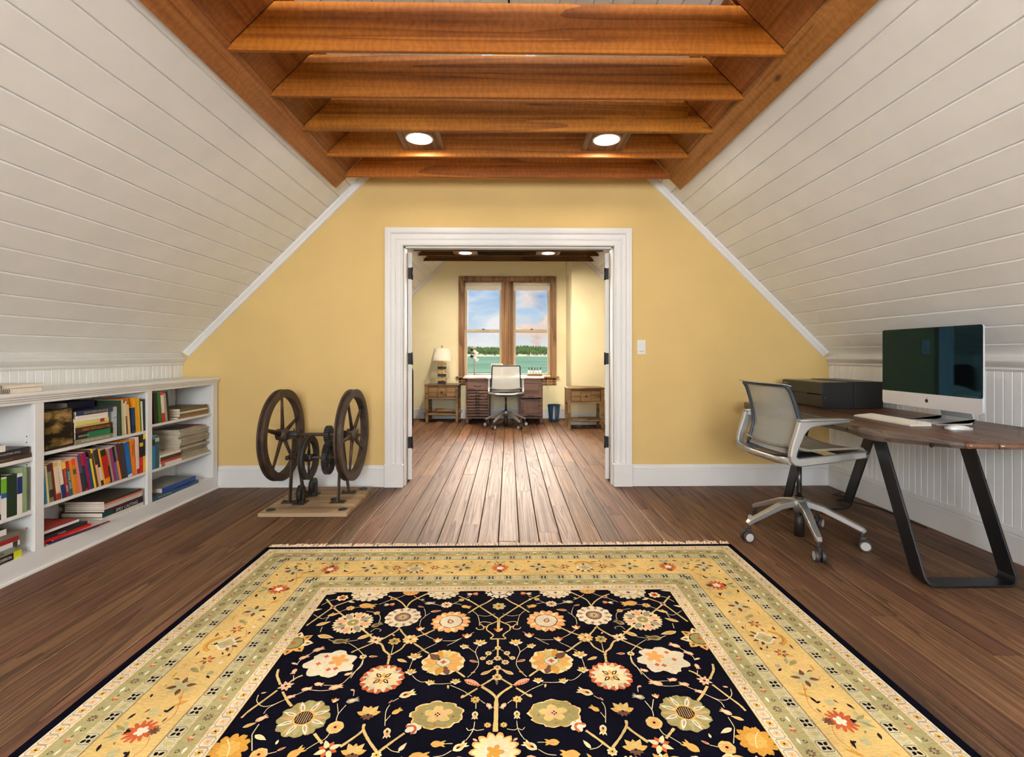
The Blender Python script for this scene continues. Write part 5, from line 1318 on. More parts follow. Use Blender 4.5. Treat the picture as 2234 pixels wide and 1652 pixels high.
# drawer desk under the window
dk = thing('drawer_desk', 'dark wooden pedestal desk with many drawers under the far window', 'desk', (-0.08, 8.1, 0))
X_ = lambda x: x + 0.08
b = MB(); b.cbox(X_(-0.722), X_(0.562), -0.34, 0.31, 0.722, 0.745, 0.004); b.build('top', plain('desk_top_pale', (196, 176, 152), 0.3, var=0.06), dk)
def pedestal(x0, x1, rows, nm):
    for xx in (x0, x1 - 0.02): b = MB(); b.box(X_(xx), X_(xx) + 0.02, -0.32, 0.28, 0.1, 0.722); b.build('side_panel', walnut, dk)
    b = MB(); b.box(X_(x0), X_(x1), 0.26, 0.28, 0.1, 0.722); b.build('back_panel', walnut, dk)
    b = MB(); b.box(X_(x0), X_(x1), -0.315, 0.28, 0.095, 0.115); b.build('bottom', walnut, dk)
    for xx in (x0, x1 - 0.045):
        for yy in (-0.32, 0.235): b = MB(); b.cbox(X_(xx), X_(xx) + 0.045, yy, yy + 0.045, 0, 0.1, 0.003); b.build('foot', walnut, dk)
    b = MB(); b.box(X_(x0), X_(x1), -0.32, -0.30, 0.69, 0.722); b.build('apron', walnut, dk)
    for z0, z1, kind in rows:
        b = MB(); a0, a1 = X_(x0) + 0.02, X_(x1) - 0.02
        b.cbox(a0 + 0.002, a1 - 0.002, -0.325, -0.305, z0 + 0.002, z1 - 0.002, 0.003); o = b.build('drawer' if kind != 'door' else 'door', walnut, dk)
        m_ = (a0 + a1) / 2; zc = (z0 + z1) / 2
        if kind == 'door':
            for q in ((a0 + 0.002, a1 - 0.002, z0 + 0.002, z0 + 0.045), (a0 + 0.002, a1 - 0.002, z1 - 0.045, z1 - 0.002), (a0 + 0.002, a0 + 0.045, z0 + 0.045, z1 - 0.045), (a1 - 0.045, a1 - 0.002, z0 + 0.045, z1 - 0.045)):
                p = MB(); p.cbox(q[0], q[1], -0.335, -0.325, q[2], q[3], 0.003); p.build('frame_rail', walnut, o)
            zc = z0 + 0.03
        ww = 0.05 if kind == 'wide' or kind == 'door' else 0.026
        p = MB(); p.tube([(m_ - ww, -0.325, zc), (m_ - ww, -0.345, zc - 0.004), (m_ - ww * 0.4, -0.352, zc - 0.01), (m_ + ww * 0.4, -0.352, zc - 0.01), (m_ + ww, -0.345, zc - 0.004), (m_ + ww, -0.325, zc)], 0.0045, 6); p.build('pull', brassd, o)
pedestal(-0.68, -0.31, [(0.535, 0.69, 'wide')] + [(0.125 + k * 0.0455, 0.1665 + k * 0.0455, 'thin') for k in range(9)], 'l')
pedestal(0.166, 0.536, [(0.415, 0.69, 'door'), (0.125, 0.405, 'door')], 'r')
b = MB(); b.box(X_(-0.31), X_(0.166), -0.3, 0.28, 0.65, 0.722); b.build('centre_drawer', walnut, dk)
# things on the drawer desk
clear = plain('clear_glass_vial', (222, 226, 220), 0.1, spec=0.8); clear.node_tree.nodes['Principled BSDF'].inputs['Alpha'].default_value = 0.55
steel = plain('stand_copper', (176, 140, 110), 0.35, 0.6)
t = thing('vial_stand', 'slim upright stand holding two tilted glass vials on the far desk', 'stand', (-0.576, 8.2, 0.7455))
b = MB(); b.lathe([(0, 0), (0.06, 0), (0.06, 0.006), (0.012, 0.012), (0, 0.012)], 20); b.build('base', steel, t)
b = MB(); b.cyl((0, 0, 0.01), (0.01, 0, 0.45), 0.009, n=10); b.lathe([(0, 0.44), (0.012, 0.445), (0.008, 0.47), (0.003, 0.5), (0, 0.5)], 10, (0.01, 0, 0)); b.build('pole', steel, t)
for z in (0.27, 0.38):
    b = MB(); b.cyl((-0.04, -0.02, z + 0.06), (0.07, -0.02, z - 0.02), 0.024, n=14); vi = b.build('vial', clear, t)
    b = MB(); b.cyl((-0.055, -0.02, z + 0.071), (-0.015, -0.02, z + 0.042), 0.027, n=14); b.build('cap', blackpl, vi)
for k, (x, y, rz, lab) in enumerate(((-0.55, 7.93, 8, 'white paper sheet at the left front of the far desk'), (-0.34, 7.9, -12, 'white paper sheet left of the far chair on the drawer desk'), (0.12, 8.0, 5, 'white paper sheet right of the far chair on the drawer desk'))):
    o = thing('paper_sheet', lab, 'paper', (x, y, 0.7455), R(rz)); b = MB(); b.grid(lambda u, v: ((u - 0.5) * 0.19, (v - 0.5) * 0.26, 0.001 + 0.004 * (2 * v - 1) ** 2 * u), 6, 6, True, 0.0006); b.build('sheet', cmat((232, 232, 228)), o)
t = thing('picture_frame', 'small olive panel in a white frame standing behind the far chair', 'frame', (-0.20, 8.36, 0.7455))
b = MB(); b.box(-0.09, 0.07, 0, 0.008, 0.015, 0.19); b.build('panel', cmat((150, 146, 104)), t)
b = MB(); b.cbox(-0.1, 0.1, -0.006, 0.012, 0.186, 0.2, 0.002); b.cbox(-0.1, 0.1, -0.006, 0.012, 0, 0.015, 0.002); b.cbox(0.07, 0.1, -0.006, 0.012, 0.015, 0.186, 0.002); b.cbox(-0.1, -0.088, -0.006, 0.012, 0.015, 0.186, 0.002); b.build('frame', cmat((230, 228, 220)), t)
t = thing('bottle_tray', 'shallow wooden tray of little bottles on the far desk', 'tray', (0.43, 8.2, 0.7455))
b = MB(); b.box(-0.125, 0.125, -0.05, 0.05, 0, 0.006); b.build('bottom', oak, t)
for a in ((-0.125, 0.125, -0.05, -0.044), (-0.125, 0.125, 0.044, 0.05), (-0.125, -0.119, -0.044, 0.044), (0.119, 0.125, -0.044, 0.044)): b = MB(); b.box(a[0], a[1], a[2], a[3], 0.006, 0.035); b.build('rim', oak, t)
b0 = None
for k in range(10):
    lab = '%s bottle with dark stopper from the left in the %s row of the tray' % (['first', 'second', 'third', 'fourth', 'fifth'][k % 5], ['front', 'back'][k // 5])
    loc = (0.43 - 0.095 + (k % 5) * 0.0475, 8.2 - 0.022 + (k // 5) * 0.044, 0.752)
    if b0 is None:
        b0 = thing('bottle', lab, 'bottle', loc, 0, 'little bottles in the tray')
        b = MB(); b.lathe([(0, 0), (0.019, 0), (0.02, 0.004), (0.02, 0.062), (0.016, 0.074), (0.008, 0.08), (0.008, 0.094), (0, 0.094)], 14); b.build('glass_body', clear, b0)
        b = MB(); b.lathe([(0, 0.094), (0.01, 0.094), (0.012, 0.108), (0.007, 0.114), (0.009, 0.13), (0, 0.136)], 12); b.build('stopper', blackpl, b0)
        b = MB(); b.lathe([(0, 0.002), (0.0175, 0.002), (0.0175, 0.028), (0, 0.028)], 14); b.build('contents', cmat((186, 120, 50)), b0)
    else:
        o = dup(b0, loc, 0, lab); o.scale = (1, 1, 0.9 + 0.2 * ((k * 37) % 10) / 10)
# waste bin
wb = thing('waste_bin', 'dark blue waste bin between the far desk and the chimney breast', 'bin', (0.747, 8.16, 0))
binm = plain('bin_blue', (30, 58, 82), 0.35)
b = MB(); b.lathe([(0, 0.0), (0.083, 0.0), (0.085, 0.012), (0.08, 0.014), (0.104, 0.268), (0.1, 0.268), (0.077, 0.018), (0, 0.018)], 32); b.build('body', binm, wb)
b = MB(); b.lathe([(0.098, 0.262), (0.107, 0.262), (0.108, 0.272), (0.098, 0.272), (0.098, 0.262)], 32); b.build('rim', binm, wb)
# bed at the left of the far room
dkw = wood('dark_bed_wood', (22, 14, 10), (44, 28, 20), (64, 42, 30), (14, 14, 1), 0.35, 0.1, 0.05, knots=False)
m, t_, b_ = newmat('plaid_quilt'); n_, l_ = t_.nodes, t_.links
g_ = n_.new('ShaderNodeNewGeometry'); ck = n_.new('ShaderNodeTexBrick'); ck.inputs['Scale'].default_value = 7; ck.inputs['Color1'].default_value = lin(160, 190, 190); ck.inputs['Color2'].default_value = lin(200, 150, 150); ck.inputs['Mortar'].default_value = lin(226, 222, 210); ck.inputs['Mortar Size'].default_value = 0.06
l_.new(g_.outputs['Position'], ck.inputs['Vector']); l_.new(ck.outputs['Color'], b_.inputs['Base Color']); b_.inputs['Roughness'].default_value = 0.9
quilt = m
bed = thing('bed', 'dark wooden bed with a plaid quilt at the left of the far room', 'bed', (-2.08, 6.65, 0))
def board(y, h, nm):
    b = MB(); pts = [(-0.56, 0.0), (0.6, 0.0)]
    for k in range(7): a = R(k * 15); pts.append((0.6 - 0.12 + 0.12 * math.cos(a), h - 0.12 + 0.12 * math.sin(a)))
    for k in range(7): a = R(90 + k * 15); pts.append((-0.56 + 0.12 + 0.12 * math.cos(a), h - 0.12 + 0.12 * math.sin(a)))
    b.ext(pts, 'y', y - 0.03, y + 0.03); b.build(nm, dkw, bed, bevel=0.012, seg=3)
board(1.0, 0.95, 'headboard'); board(-1.03, 0.7, 'footboard')
for sx in (-0.53, 0.55): b = MB(); b.cbox(sx, sx + 0.03, -1.0, 0.97, 0.18, 0.36, 0.005); b.build('side_rail', dkw, bed)
b = MB(); b.cbox(-0.5, 0.54, -0.98, 0.96, 0.3, 0.5, 0.04); b.build('mattress', plain('mattress_white', (226, 222, 214), 0.9), bed)
def qf(u, v):
    x = -0.54 + 1.15 * u; y = -1.0 + 1.75 * v; e = max(abs(u - 0.5) * 2 - 0.86, 0) / 0.14
    return (x, y, 0.545 - 0.22 * e ** 1.6 + 0.008 * math.sin(9 * u + 4 * v) + 0.006 * math.sin(13 * v))
b = MB(); b.grid(qf, 24, 24, True, 0.03); b.build('quilt', quilt, bed)
b = MB(); b.grid(lambda u, v: (-0.3 + 0.6 * u, 0.62 + 0.32 * v, 0.51 + 0.13 * (math.sin(u * PI) * math.sin(v * PI)) ** 0.5), 14, 10); b.build('pillow', plain('pillow_white', (232, 230, 226), 0.9), bed)

# ================================================================== rug: motif positions in millimetres, u from the long axis, v from the back edge
RUG_FL = [('daisy',-596,797,81,0),('cloud',-594,1064,94,0),('octa',-778,937,75,0),('halfcream',-594,538,88,0),('leafcorner',-783,547,36,0),('ringbud',-708,590,27,0),('star',-644,681,19,0),('leafo',-697,731,26,-25),('leafo',-715,801,30,-30),('leafo',-672,895,36,15),('budg',-603,928,33,0),('bud',-667,978,22,-30),('bud',-702,1026,19,-35),('leafc',-720,1062,14,20),('bud',-704,1105,16,90),('leafc',-784,692,23,-20),('node',-721,671,13,0),('leafw',-655,627,18,20),('budo',-574,663,39,10),('bird',-482,653,26,0),('star',-518,724,14,0),('budg',-494,815,25,-40),('rosette',-401,759,76,0),('node',-477,602,13,0),('halforange',-408,535,40,0),('halfcream',-258,538,76,0),('budg2',-305,645,25,0),('wstar',-230,661,26,0),('star',-169,619,13,0),('budo',-143,679,23,20),('bird',-123,565,29,0),('leafr',-339,675,16,20),('leafr',-269,713,24,-10),('tulip',-313,847,21,0),('tulip',-233,927,22,0),('tulip',-122,899,23,0),('bloom',-195,797,81,0),('orangefl',-338,920,31,0),('greenfl',-397,932,24,0),('pink',-471,922,32,0),('leafo',-518,896,32,-35),('lotus',-68,947,29,0),('lotus',-128,971,21,40),('smallfl',-34,1014,13,0),('smallfl',-54,1044,11,0),('smallfl',-28,1068,14,0),('leafo',-38,1124,22,-30),('leafr',-84,1061,18,20),('peony',-193,1064,79,0),('lotus',-301,1028,30,0),('lotus',-299,1115,23,0),('leafo',-342,1052,22,25),('smallfl',-489,1026,14,0),('leafr',-452,1025,17,0),('carnation',-389,1148,75,0),('sunflower',-581,1326,78,0),('pinkfl',-699,1180,27,0),('bud',-624,1196,18,-10),('bud',-593,1173,17,10),('bud',-531,1188,24,-20),('bud',-511,1122,15,-20),('bud',-661,1232,15,-20),('tulip',-513,1250,15,0),('budg2',-456,1253,21,-20),('orangeeye',-473,1365,25,0),('bud',-707,1325,19,-40),('leafo',-730,1351,19,-30),('leafc',-674,1400,23,25),('leafr',-595,1442,12,-35),('budo',-549,1456,26,-45),('redfl',-466,1447,37,0),('orangeeye',-649,1461,24,0),('lotusy',-392,1453,38,0),('goldcorner',-743,1439,55,0),('lotusy',-391,1305,39,0),('palmette',-180,1320,84,0),('budp',-315,1390,21,80),('budo',-305,1303,18,-40),('budp',-288,1227,28,-25),('leafr',-335,1260,9,-60),('lotus',-225,1172,19,30),('lotus',-139,1168,20,0),('feather',-82,1175,33,0),('leafo',-161,1195,10,80),('smallo',-67,1257,16,0),('budp',-64,1325,18,90),('bud',-22,1286,15,60),('smallo',-24,1365,11,0),('budp',-98,1444,24,-35),('budo',-161,1433,22,0),('budo',-207,1476,29,0),('leafc',-259,1442,18,-60),('smallfl',-325,1469,15,0),('hook',-243,1372,25,0),('crest',0,677,30,0),('tulipa',0,859,22,0),('smallfl',0,982,12,0),('smallfl',0,1045,14,0),('smallfl',0,1098,14,0),('smallfl',0,1149,18,0),('leafb',0,1177,11,90),('bigpal',0,1465,54,0),('halfwhite',0,536,70,0)]
RUG_VINE = [(6,[(-778,815),(-753,751),(-721,671),(-687,635),(-644,598)]),(6,[(-775,601),(-721,671),(-685,710),(-652,743)]),(6,[(-504,576),(-468,602),(-431,637),(-402,683)]),(6,[(-402,683),(-392,632),(-366,597),(-321,546)]),(6,[(-184,583),(-133,625),(-89,673),(-47,723),(-4,775)]),(6,[(-130,731),(-89,678),(-56,645),(-25,604)]),(6,[(-402,822),(-399,846),(-410,869),(-445,914),(-466,931)]),(6,[(-394,846),(-378,874),(-357,902)]),(6,[(-254,854),(-284,881),(-313,902)]),(7,[(-547,843),(-510,881),(-466,931),(-440,953),(-421,990),(-397,1018),(-389,1072)]),(6,[(-466,931),(-501,963),(-525,984),(-540,1000)]),(6,[(-320,946),(-293,971),(-269,997),(-253,1010)]),(6,[(-352,950),(-360,979),(-375,999),(-393,1018)]),(5,[(-4,796),(-27,815),(-43,829),(-47,858),(-30,881),(-19,900),(-29,922),(-1,922)]),(4,[(-28,810),(-63,800),(-78,814),(-64,829),(-60,853),(-81,857),(-90,843)]),(5,[(-4,775),(-3,810),(-3,849)]),(6,[(-1,922),(0,982),(0,1045)]),(6,[(1,1098),(1,1154)]),(5,[(1,1098),(-18,1108),(-38,1122)]),(6,[(-141,1115),(-126,1129),(-110,1146)]),(6,[(-52,1191),(-31,1172),(-10,1152)]),(8,[(-50,1195),(-16,1227),(1,1260),(2,1326),(3,1391)]),(6,[(-64,1204),(-91,1229),(-110,1246)]),(7,[(-264,1391),(-294,1424),(-322,1458)]),(7,[(-391,1353),(-387,1376),(-361,1416),(-328,1456)]),(7,[(-387,1376),(-399,1396),(-434,1438)]),(7,[(-764,1092),(-754,1124),(-738,1148),(-721,1172)]),(7,[(-698,1207),(-665,1248),(-639,1275)]),(6,[(-718,1200),(-742,1252),(-763,1295),(-770,1322)]),(6,[(-694,1159),(-682,1139),(-666,1126)]),(7,[(-525,1388),(-506,1408),(-489,1425)])]
RUG_TEND = [[(-778,653),(-753,613),(-727,602)],[(-783,729),(-741,761),(-718,756),(-703,715)],[(-705,863),(-711,826)],[(-714,782),(-711,746)],[(-655,914),(-628,928)],[(-572,937),(-530,971),(-493,1012)],[(-485,1039),(-484,1073),(-492,1109),(-497,1144)],[(-679,989),(-690,1008),(-709,1043),(-710,1069)],[(-697,1126),(-685,1154)],[(-575,928),(-540,920)],[(-679,710),(-646,684),(-602,671)],[(-528,652),(-486,612),(-453,590),(-431,569)],[(-387,579),(-351,615),(-331,627)],[(-284,652),(-251,664),(-201,650),(-165,659)],[(-201,650),(-179,630)],[(-147,601),(-130,583)],[(-567,707),(-531,718),(-503,740),(-492,771),(-492,791)],[(-324,690),(-313,722),(-310,754),(-321,784),(-319,828)],[(-292,728),(-310,754)],[(-307,866),(-281,895),(-252,918)],[(-213,931),(-170,932),(-141,915)],[(-150,923),(-171,945),(-193,963)],[(-112,715),(-90,748),(-79,799),(-77,829)],[(-90,748),(-51,757),(-16,739)],[(-233,948),(-270,981),(-296,1008)],[(-74,968),(-82,1005),(-69,1056),(-69,1089),(-87,1128),(-101,1148)],[(-113,975),(-82,1009)],[(-395,958),(-391,1015)],[(-304,1043),(-307,1077),(-307,1099)],[(-514,988),(-496,1008)],[(-483,1043),(-480,1077),(-489,1102)],[(-506,867),(-494,844),(-469,850),(-471,864)],[(-96,875),(-110,888)],[(-21,1002),(-9,990)],[(-44,1041),(-35,1022)],[(-20,1057),(-8,1045)],[(-291,1133),(-274,1154),(-254,1168),(-237,1166)],[(-215,1178),(-182,1179),(-152,1176)],[(-155,1186),(-113,1212),(-79,1241)],[(-334,1274),(-339,1303),(-328,1362)],[(-321,1319),(-331,1343)],[(-329,1260),(-313,1245)],[(-50,1260),(-35,1275)],[(-64,1271),(-63,1297)],[(-63,1349),(-65,1378),(-73,1402),(-84,1422)],[(-65,1378),(-55,1385),(-34,1381)],[(-65,1378),(-78,1385),(-86,1375)],[(-139,1432),(-120,1432)],[(-121,1457),(-143,1473),(-169,1478)],[(-306,1438),(-287,1454),(-264,1460)],[(-769,1221),(-760,1249),(-733,1272),(-706,1270),(-673,1244),(-635,1212),(-620,1200),(-576,1205),(-540,1198),(-515,1169),(-489,1097)],[(-575,1178),(-544,1180)],[(-689,1259),(-709,1281),(-711,1306)],[(-704,1347),(-704,1385),(-697,1402),(-674,1447)],[(-627,1459),(-604,1451)],[(-526,1445),(-502,1420),(-487,1408),(-480,1381)],[(-479,1340),(-482,1311),(-471,1272)],[(-482,1311),(-501,1265)],[(-461,1231),(-466,1209),(-479,1205)]]
m, t_, b_ = newmat('rug_wool'); n_, l_ = t_.nodes, t_.links
b_.inputs['Roughness'].default_value = 0.95; b_.inputs['Specular IOR Level'].default_value = 0.02; b_.inputs['Sheen Weight'].default_value = 0.0
at = n_.new('ShaderNodeVertexColor'); at.layer_name = 'Col'
g_ = n_.new('ShaderNodeNewGeometry'); w_ = n_.new('ShaderNodeTexNoise'); w_.inputs['Scale'].default_value = 160; w_.inputs['Detail'].default_value = 2
mp_ = n_.new('ShaderNodeMapping'); mp_.inputs['Scale'].default_value = (0.45, 1.6, 1); l_.new(g_.outputs['Position'], mp_.inputs[0]); l_.new(mp_.outputs[0], w_.inputs['Vector'])
w2_ = n_.new('ShaderNodeTexNoise'); w2_.inputs['Scale'].default_value = 5; l_.new(g_.outputs['Position'], w2_.inputs['Vector'])
ma = n_.new('ShaderNodeMath'); ma.operation = 'ADD'; l_.new(w_.outputs['Fac'], ma.inputs[0]); l_.new(w2_.outputs['Fac'], ma.inputs[1])
mr_ = n_.new('ShaderNodeMapRange'); mr_.inputs['From Min'].default_value = 0.6; mr_.inputs['From Max'].default_value = 1.4; mr_.inputs['To Min'].default_value = 0.72; mr_.inputs['To Max'].default_value = 1.28
l_.new(ma.outputs[0], mr_.inputs['Value'])
vm_ = n_.new('ShaderNodeVectorMath'); vm_.operation = 'SCALE'; l_.new(at.outputs['Color'], vm_.inputs[0]); l_.new(mr_.outputs[0], vm_.inputs['Scale']); l_.new(vm_.outputs[0], b_.inputs['Base Color'])
bp_ = n_.new('ShaderNodeBump'); bp_.inputs['Strength'].default_value = 0.35; bp_.inputs['Distance'].default_value = 0.002; l_.new(w_.outputs['Fac'], bp_.inputs['Height']); l_.new(bp_.outputs[0], b_.inputs['Normal'])
wool = m
HW, RL = 1.33, 3.10         # half width and length of the rug
RX, RY = -0.038, 2.828
rug = thing('rug', 'large navy and gold floral rug on the plank floor', 'rug', (RX, RY - RL / 2, 0), R(0.3))
NAVY = (9, 9, 20); CREAM = (226, 204, 156); GOLD = (206, 164, 84); WHITE = (224, 212, 186); OLIVE = (148, 139, 88); BROWN = (104, 72, 56)
RED = (186, 92, 54); ORANGE = (218, 160, 92); PINK = (222, 168, 132); TAN = (184, 152, 104); GREY = (158, 146, 120); GOLD2 = (196, 146, 62); DARK = (34, 28, 30)
PALE = (192, 184, 146); GREEN = (160, 153, 108); IVORY = (214, 202, 172); LGOLD = (204, 176, 112); SAGE = (176, 172, 128)
class Pat:
    def __init__(s): s.v = []; s.f = []; s.c = []; s.rn = random.Random(11)
    def out(s, name, z0):
        me = bpy.data.meshes.new(name); me.from_pydata(s.v, [], s.f); me.materials.append(wool)
        ca = me.color_attributes.new('Col', 'FLOAT_COLOR', 'CORNER')
        flat = []
        for f, c in zip(s.f, s.c): flat += list(lin(*c)) * len(f)
        ca.data.foreach_set('color', flat); me.update()
        o = bpy.data.objects.new(name, me); C.objects.link(o); o.parent = rug
        return o
    def poly(s, ctr, ring, col, z):
        b = len(s.v); n = len(ring); z += (b % 997) * 1e-7
        s.v.append((ctr[0] / 1000, RL / 2 - ctr[1] / 1000, z)); s.v += [(p[0] / 1000, RL / 2 - p[1] / 1000, z) for p in ring]
        for i in range(n): s.f.append((b, b + 1 + i, b + 1 + (i + 1) % n)); s.c.append(col)
    def star(s, u, v, r, col, z, n=8, depth=0.25, ph=0.0, sharp=1.0, jit=0.03, asp=1.0):
        k = max(24, n * 6); ring = []
        for i in range(k):
            a = 2 * PI * i / k; w = abs(math.cos(n * (a + ph) / 2)) ** sharp
            q = r * (1 - depth + depth * w) * (1 + s.rn.uniform(-jit, jit)); ring.append((u + q * math.cos(a), v + q * math.sin(a) * asp))
        s.poly((u, v), ring, col, z)
    def disc(s, u, v, r, col, z, jit=0.04, asp=1.0): s.star(u, v, r, col, z, 1, 0.0, 0, 1, jit, asp)
    def petal(s, u, v, a, r0, r1, w, col, z, pw=0.8):
        ca, sa = math.cos(a), math.sin(a); L_ = []; R_ = []
        for i in range(7):
            t = i / 6; q = w * math.sin(PI * min(1, t ** pw)) * (1 + s.rn.uniform(-0.08, 0.08)); d = r0 + (r1 - r0) * t
            L_.append((u + d * ca - q * sa, v + d * sa + q * ca)); R_.append((u + d * ca + q * sa, v + d * sa - q * ca))
        d = (r0 + r1) / 2
        s.poly((u + d * ca, v + d * sa), L_ + R_[::-1], col, z)
    def line(s, pts, w, col, z, smooth=True):
        if smooth and len(pts) > 2:
            q = []
            for i in range(len(pts) - 1):
                p0, p1, p2, p3 = pts[max(i - 1, 0)], pts[i], pts[i + 1], pts[min(i + 2, len(pts) - 1)]
                for k in range(6):
                    t = k / 6
                    q.append(tuple(0.5 * ((2 * p1[d]) + (-p0[d] + p2[d]) * t + (2 * p0[d] - 5 * p1[d] + 4 * p2[d] - p3[d]) * t * t + (-p0[d] + 3 * p1[d] - 3 * p2[d] + p3[d]) * t ** 3) for d in (0, 1)))
            pts = q + [pts[-1]]
        b = len(s.v); n = len(pts); z += (b % 991) * 1e-7
        for i, p in enumerate(pts):
            a = pts[max(i - 1, 0)]; c = pts[min(i + 1, n - 1)]; dx, dy = c[0] - a[0], c[1] - a[1]; l = math.hypot(dx, dy) or 1
            h = w / 2 * (1 + s.rn.uniform(-0.18, 0.18)); nx, ny = -dy / l * h, dx / l * h
            s.v.append(((p[0] + nx) / 1000, RL / 2 - (p[1] + ny) / 1000, z)); s.v.append(((p[0] - nx) / 1000, RL / 2 - (p[1] - ny) / 1000, z))
        for i in range(n - 1): s.f.append((b + 2 * i, b + 2 * i + 1, b + 2 * i + 3, b + 2 * i + 2)); s.c.append(col)
    def rect(s, u0, u1, v0, v1, col, z):
        b = len(s.v)
        for u, v in ((u0, v0), (u1, v0), (u1, v1), (u0, v1)): s.v.append((u / 1000, RL / 2 - v / 1000, z))
        s.f.append((b, b + 1, b + 2, b + 3)); s.c.append(col)
Z0 = 0.0125; dz = 0.00022
fld = Pat()
fld.rect(-HW * 1000, HW * 1000, 0, RL * 1000, NAVY, Z0)
class Mir:
    """draws every motif four times: mirrored in the long and in the cross axis"""
    def __init__(s, p): s.p = p
    def __getattr__(s, nm):
        f = getattr(s.p, nm); M2 = RL * 1000
        def g(*a, **k):
            onax = max(abs(q[0]) for q in a[0]) < 4 if nm == 'line' else abs(a[0]) < 1
            for mu in ((1,) if onax else (1, -1)):
                onmid = abs((sum(q[1] for q in a[0]) / len(a[0]) if nm == 'line' else a[1]) - M2 / 2) < 1
                for mv in ((0,) if onmid else (0, 1)):
                    tv = (lambda v: M2 - v) if mv else (lambda v: v)
                    if nm == 'line': f([(mu * q[0], tv(q[1])) for q in a[0]], *a[1:], **k)
                    elif nm == 'petal':
                        an = a[2]; an = PI - an if mu < 0 else an; an = -an if mv else an
                        f(mu * a[0], tv(a[1]), an, *a[3:], **k)
                    else: f(mu * a[0], tv(a[1]), *a[2:], **k)
        return g
D = Mir(fld)
z1, z2, z3, z4, z5 = [Z0 + dz * k for k in (1, 2, 3, 4, 5)]
for p in RUG_TEND: D.line(p, 2.4, CREAM, z1)
for w, p in RUG_VINE: D.line(p, w * 1.15, LGOLD, z1 + dz / 2)
def flower(t, u, v, r, ang):
    a0 = R(ang)
    if t == 'daisy':
        D.star(u, v, r, CREAM, z2, 26, 0.12)
        for k in range(8): D.petal(u, v, k * PI / 4 + 0.2, r * 0.35, r * 0.97, r * 0.17, GREY if k % 2 else PINK, z3)
        for k in range(8): D.petal(u, v, k * PI / 4 + 0.6, r * 0.5, r * 0.78, r * 0.05, DARK, z4)
        D.disc(u, v, r * 0.34, CREAM, z4); D.disc(u, v, r * 0.29, OLIVE, z5); D.star(u, v, r * 0.09, CREAM, z5 + dz, 4, 0.4)
    elif t == 'cloud':
        D.star(u, v, r, IVORY, z2, 7, 0.34, 0.5, 0.6, 0.05, 0.85); D.star(u + r * 0.25, v - r * 0.2, r * 0.38, ORANGE, z3, 5, 0.5)
        for du, dv in ((-0.45, 0), (0.05, 0.35), (-0.3, -0.45), (0.3, 0.3)): D.star(u + du * r, v + dv * r, r * 0.1, RED, z3, 4, 0.4)
    elif t == 'octa':
        for k in range(8): D.petal(u, v, k * PI / 4, r * 0.3, r, r * 0.25, (CREAM, GOLD, ORANGE)[k % 3], z2)
        for k in range(8): D.petal(u, v, k * PI / 4, r * 0.6, r * 0.85, r * 0.07, BROWN, z3)
        D.star(u, v, r * 0.52, DARK, z3, 8, 0.05); D.star(u, v, r * 0.47, OLIVE, z4, 8, 0.05); D.star(u, v, r * 0.12, RED, z5, 4, 0.4)
    elif t in ('halfcream', 'halfwhite', 'halforange'):
        c = {'halfcream': IVORY, 'halfwhite': WHITE, 'halforange': ORANGE}[t]
        D.star(u, v, r, c, z2, 18, 0.14); D.disc(u, v, r * 0.62, GOLD2 if t != 'halfwhite' else DARK, z3); D.disc(u, v, r * 0.57, c, z4)
        for k in range(10): D.petal(u, v, k * PI / 5 + 0.3, r * 0.66, r * 0.92, r * 0.07, OLIVE if t != 'halfwhite' else DARK, z3)
        D.star(u, v + r * 0.3, r * 0.12, BROWN, z5, 4, 0.5)
    elif t == 'rosette':
        D.star(u, v, r, WHITE, z2, 12, 0.1)
        for k in range(12): D.petal(u, v, k * PI / 6 + 0.26, r * 0.6, r * 0.95, r * 0.1, TAN, z3); D.disc(u + r * 0.8 * math.cos(k * PI / 6 + 0.26), v + r * 0.8 * math.sin(k * PI / 6 + 0.26), r * 0.045, BROWN, z4)
        D.disc(u, v, r * 0.45, BROWN, z4)
        for k in range(16): D.petal(u, v, k * PI / 8, r * 0.05, r * 0.43, r * 0.022, CREAM, z5)
    elif t == 'bloom':
        D.star(u, v, r, ORANGE, z2, 15, 0.16, 0, 1, 0.05)
        for k in range(14): D.petal(u, v, k * PI / 7, r * 0.5, r * 0.95, r * 0.1, CREAM if k % 2 else PINK, z3)
        D.disc(u, v, r * 0.6, BROWN, z4); D.disc(u, v, r * 0.55, IVORY, z4 + dz / 2); D.petal(u, v + r * 0.1, -1.9, -r * 0.1, r * 0.35, r * 0.16, BROWN, z5); D.petal(u, v + r * 0.1, -1.9, -r * 0.05, r * 0.28, r * 0.09, PINK, z5 + dz)
    elif t == 'peony':
        D.star(u, v, r, CREAM, z2, 9, 0.1, 0.2, 0.7, 0.04, 0.9)
        cols = (GOLD, ORANGE, BROWN, GOLD2, LGOLD)
        for k in range(12): D.petal(u, v, k * PI / 6 + 0.2, r * 0.3, r * 0.96, r * 0.2, cols[k % 5], z3 + (k % 2) * dz / 2)
        D.star(u, v, r * 0.36, OLIVE, z4, 4, 0.15); D.star(u, v, r * 0.31, IVORY, z4 + dz / 2, 4, 0.15); D.star(u, v, r * 0.14, RED, z5, 4, 0.5); D.disc(u - r * 0.22, v - r * 0.2, r * 0.07, DARK, z5)
    elif t == 'carnation':
        D.star(u, v, r, RED, z2, 16, 0.08)
        for k in range(16): D.petal(u, v, k * PI / 8 + 0.1, r * 0.3, r * 0.96, r * 0.15, (IVORY, CREAM, PALE)[k % 3], z3)
        D.disc(u, v, r * 0.6, CREAM, z4 - dz / 2)
        for k in range(8): D.petal(u, v, k * PI / 4, r * 0.72, r * 0.82, r * 0.03, DARK, z4)
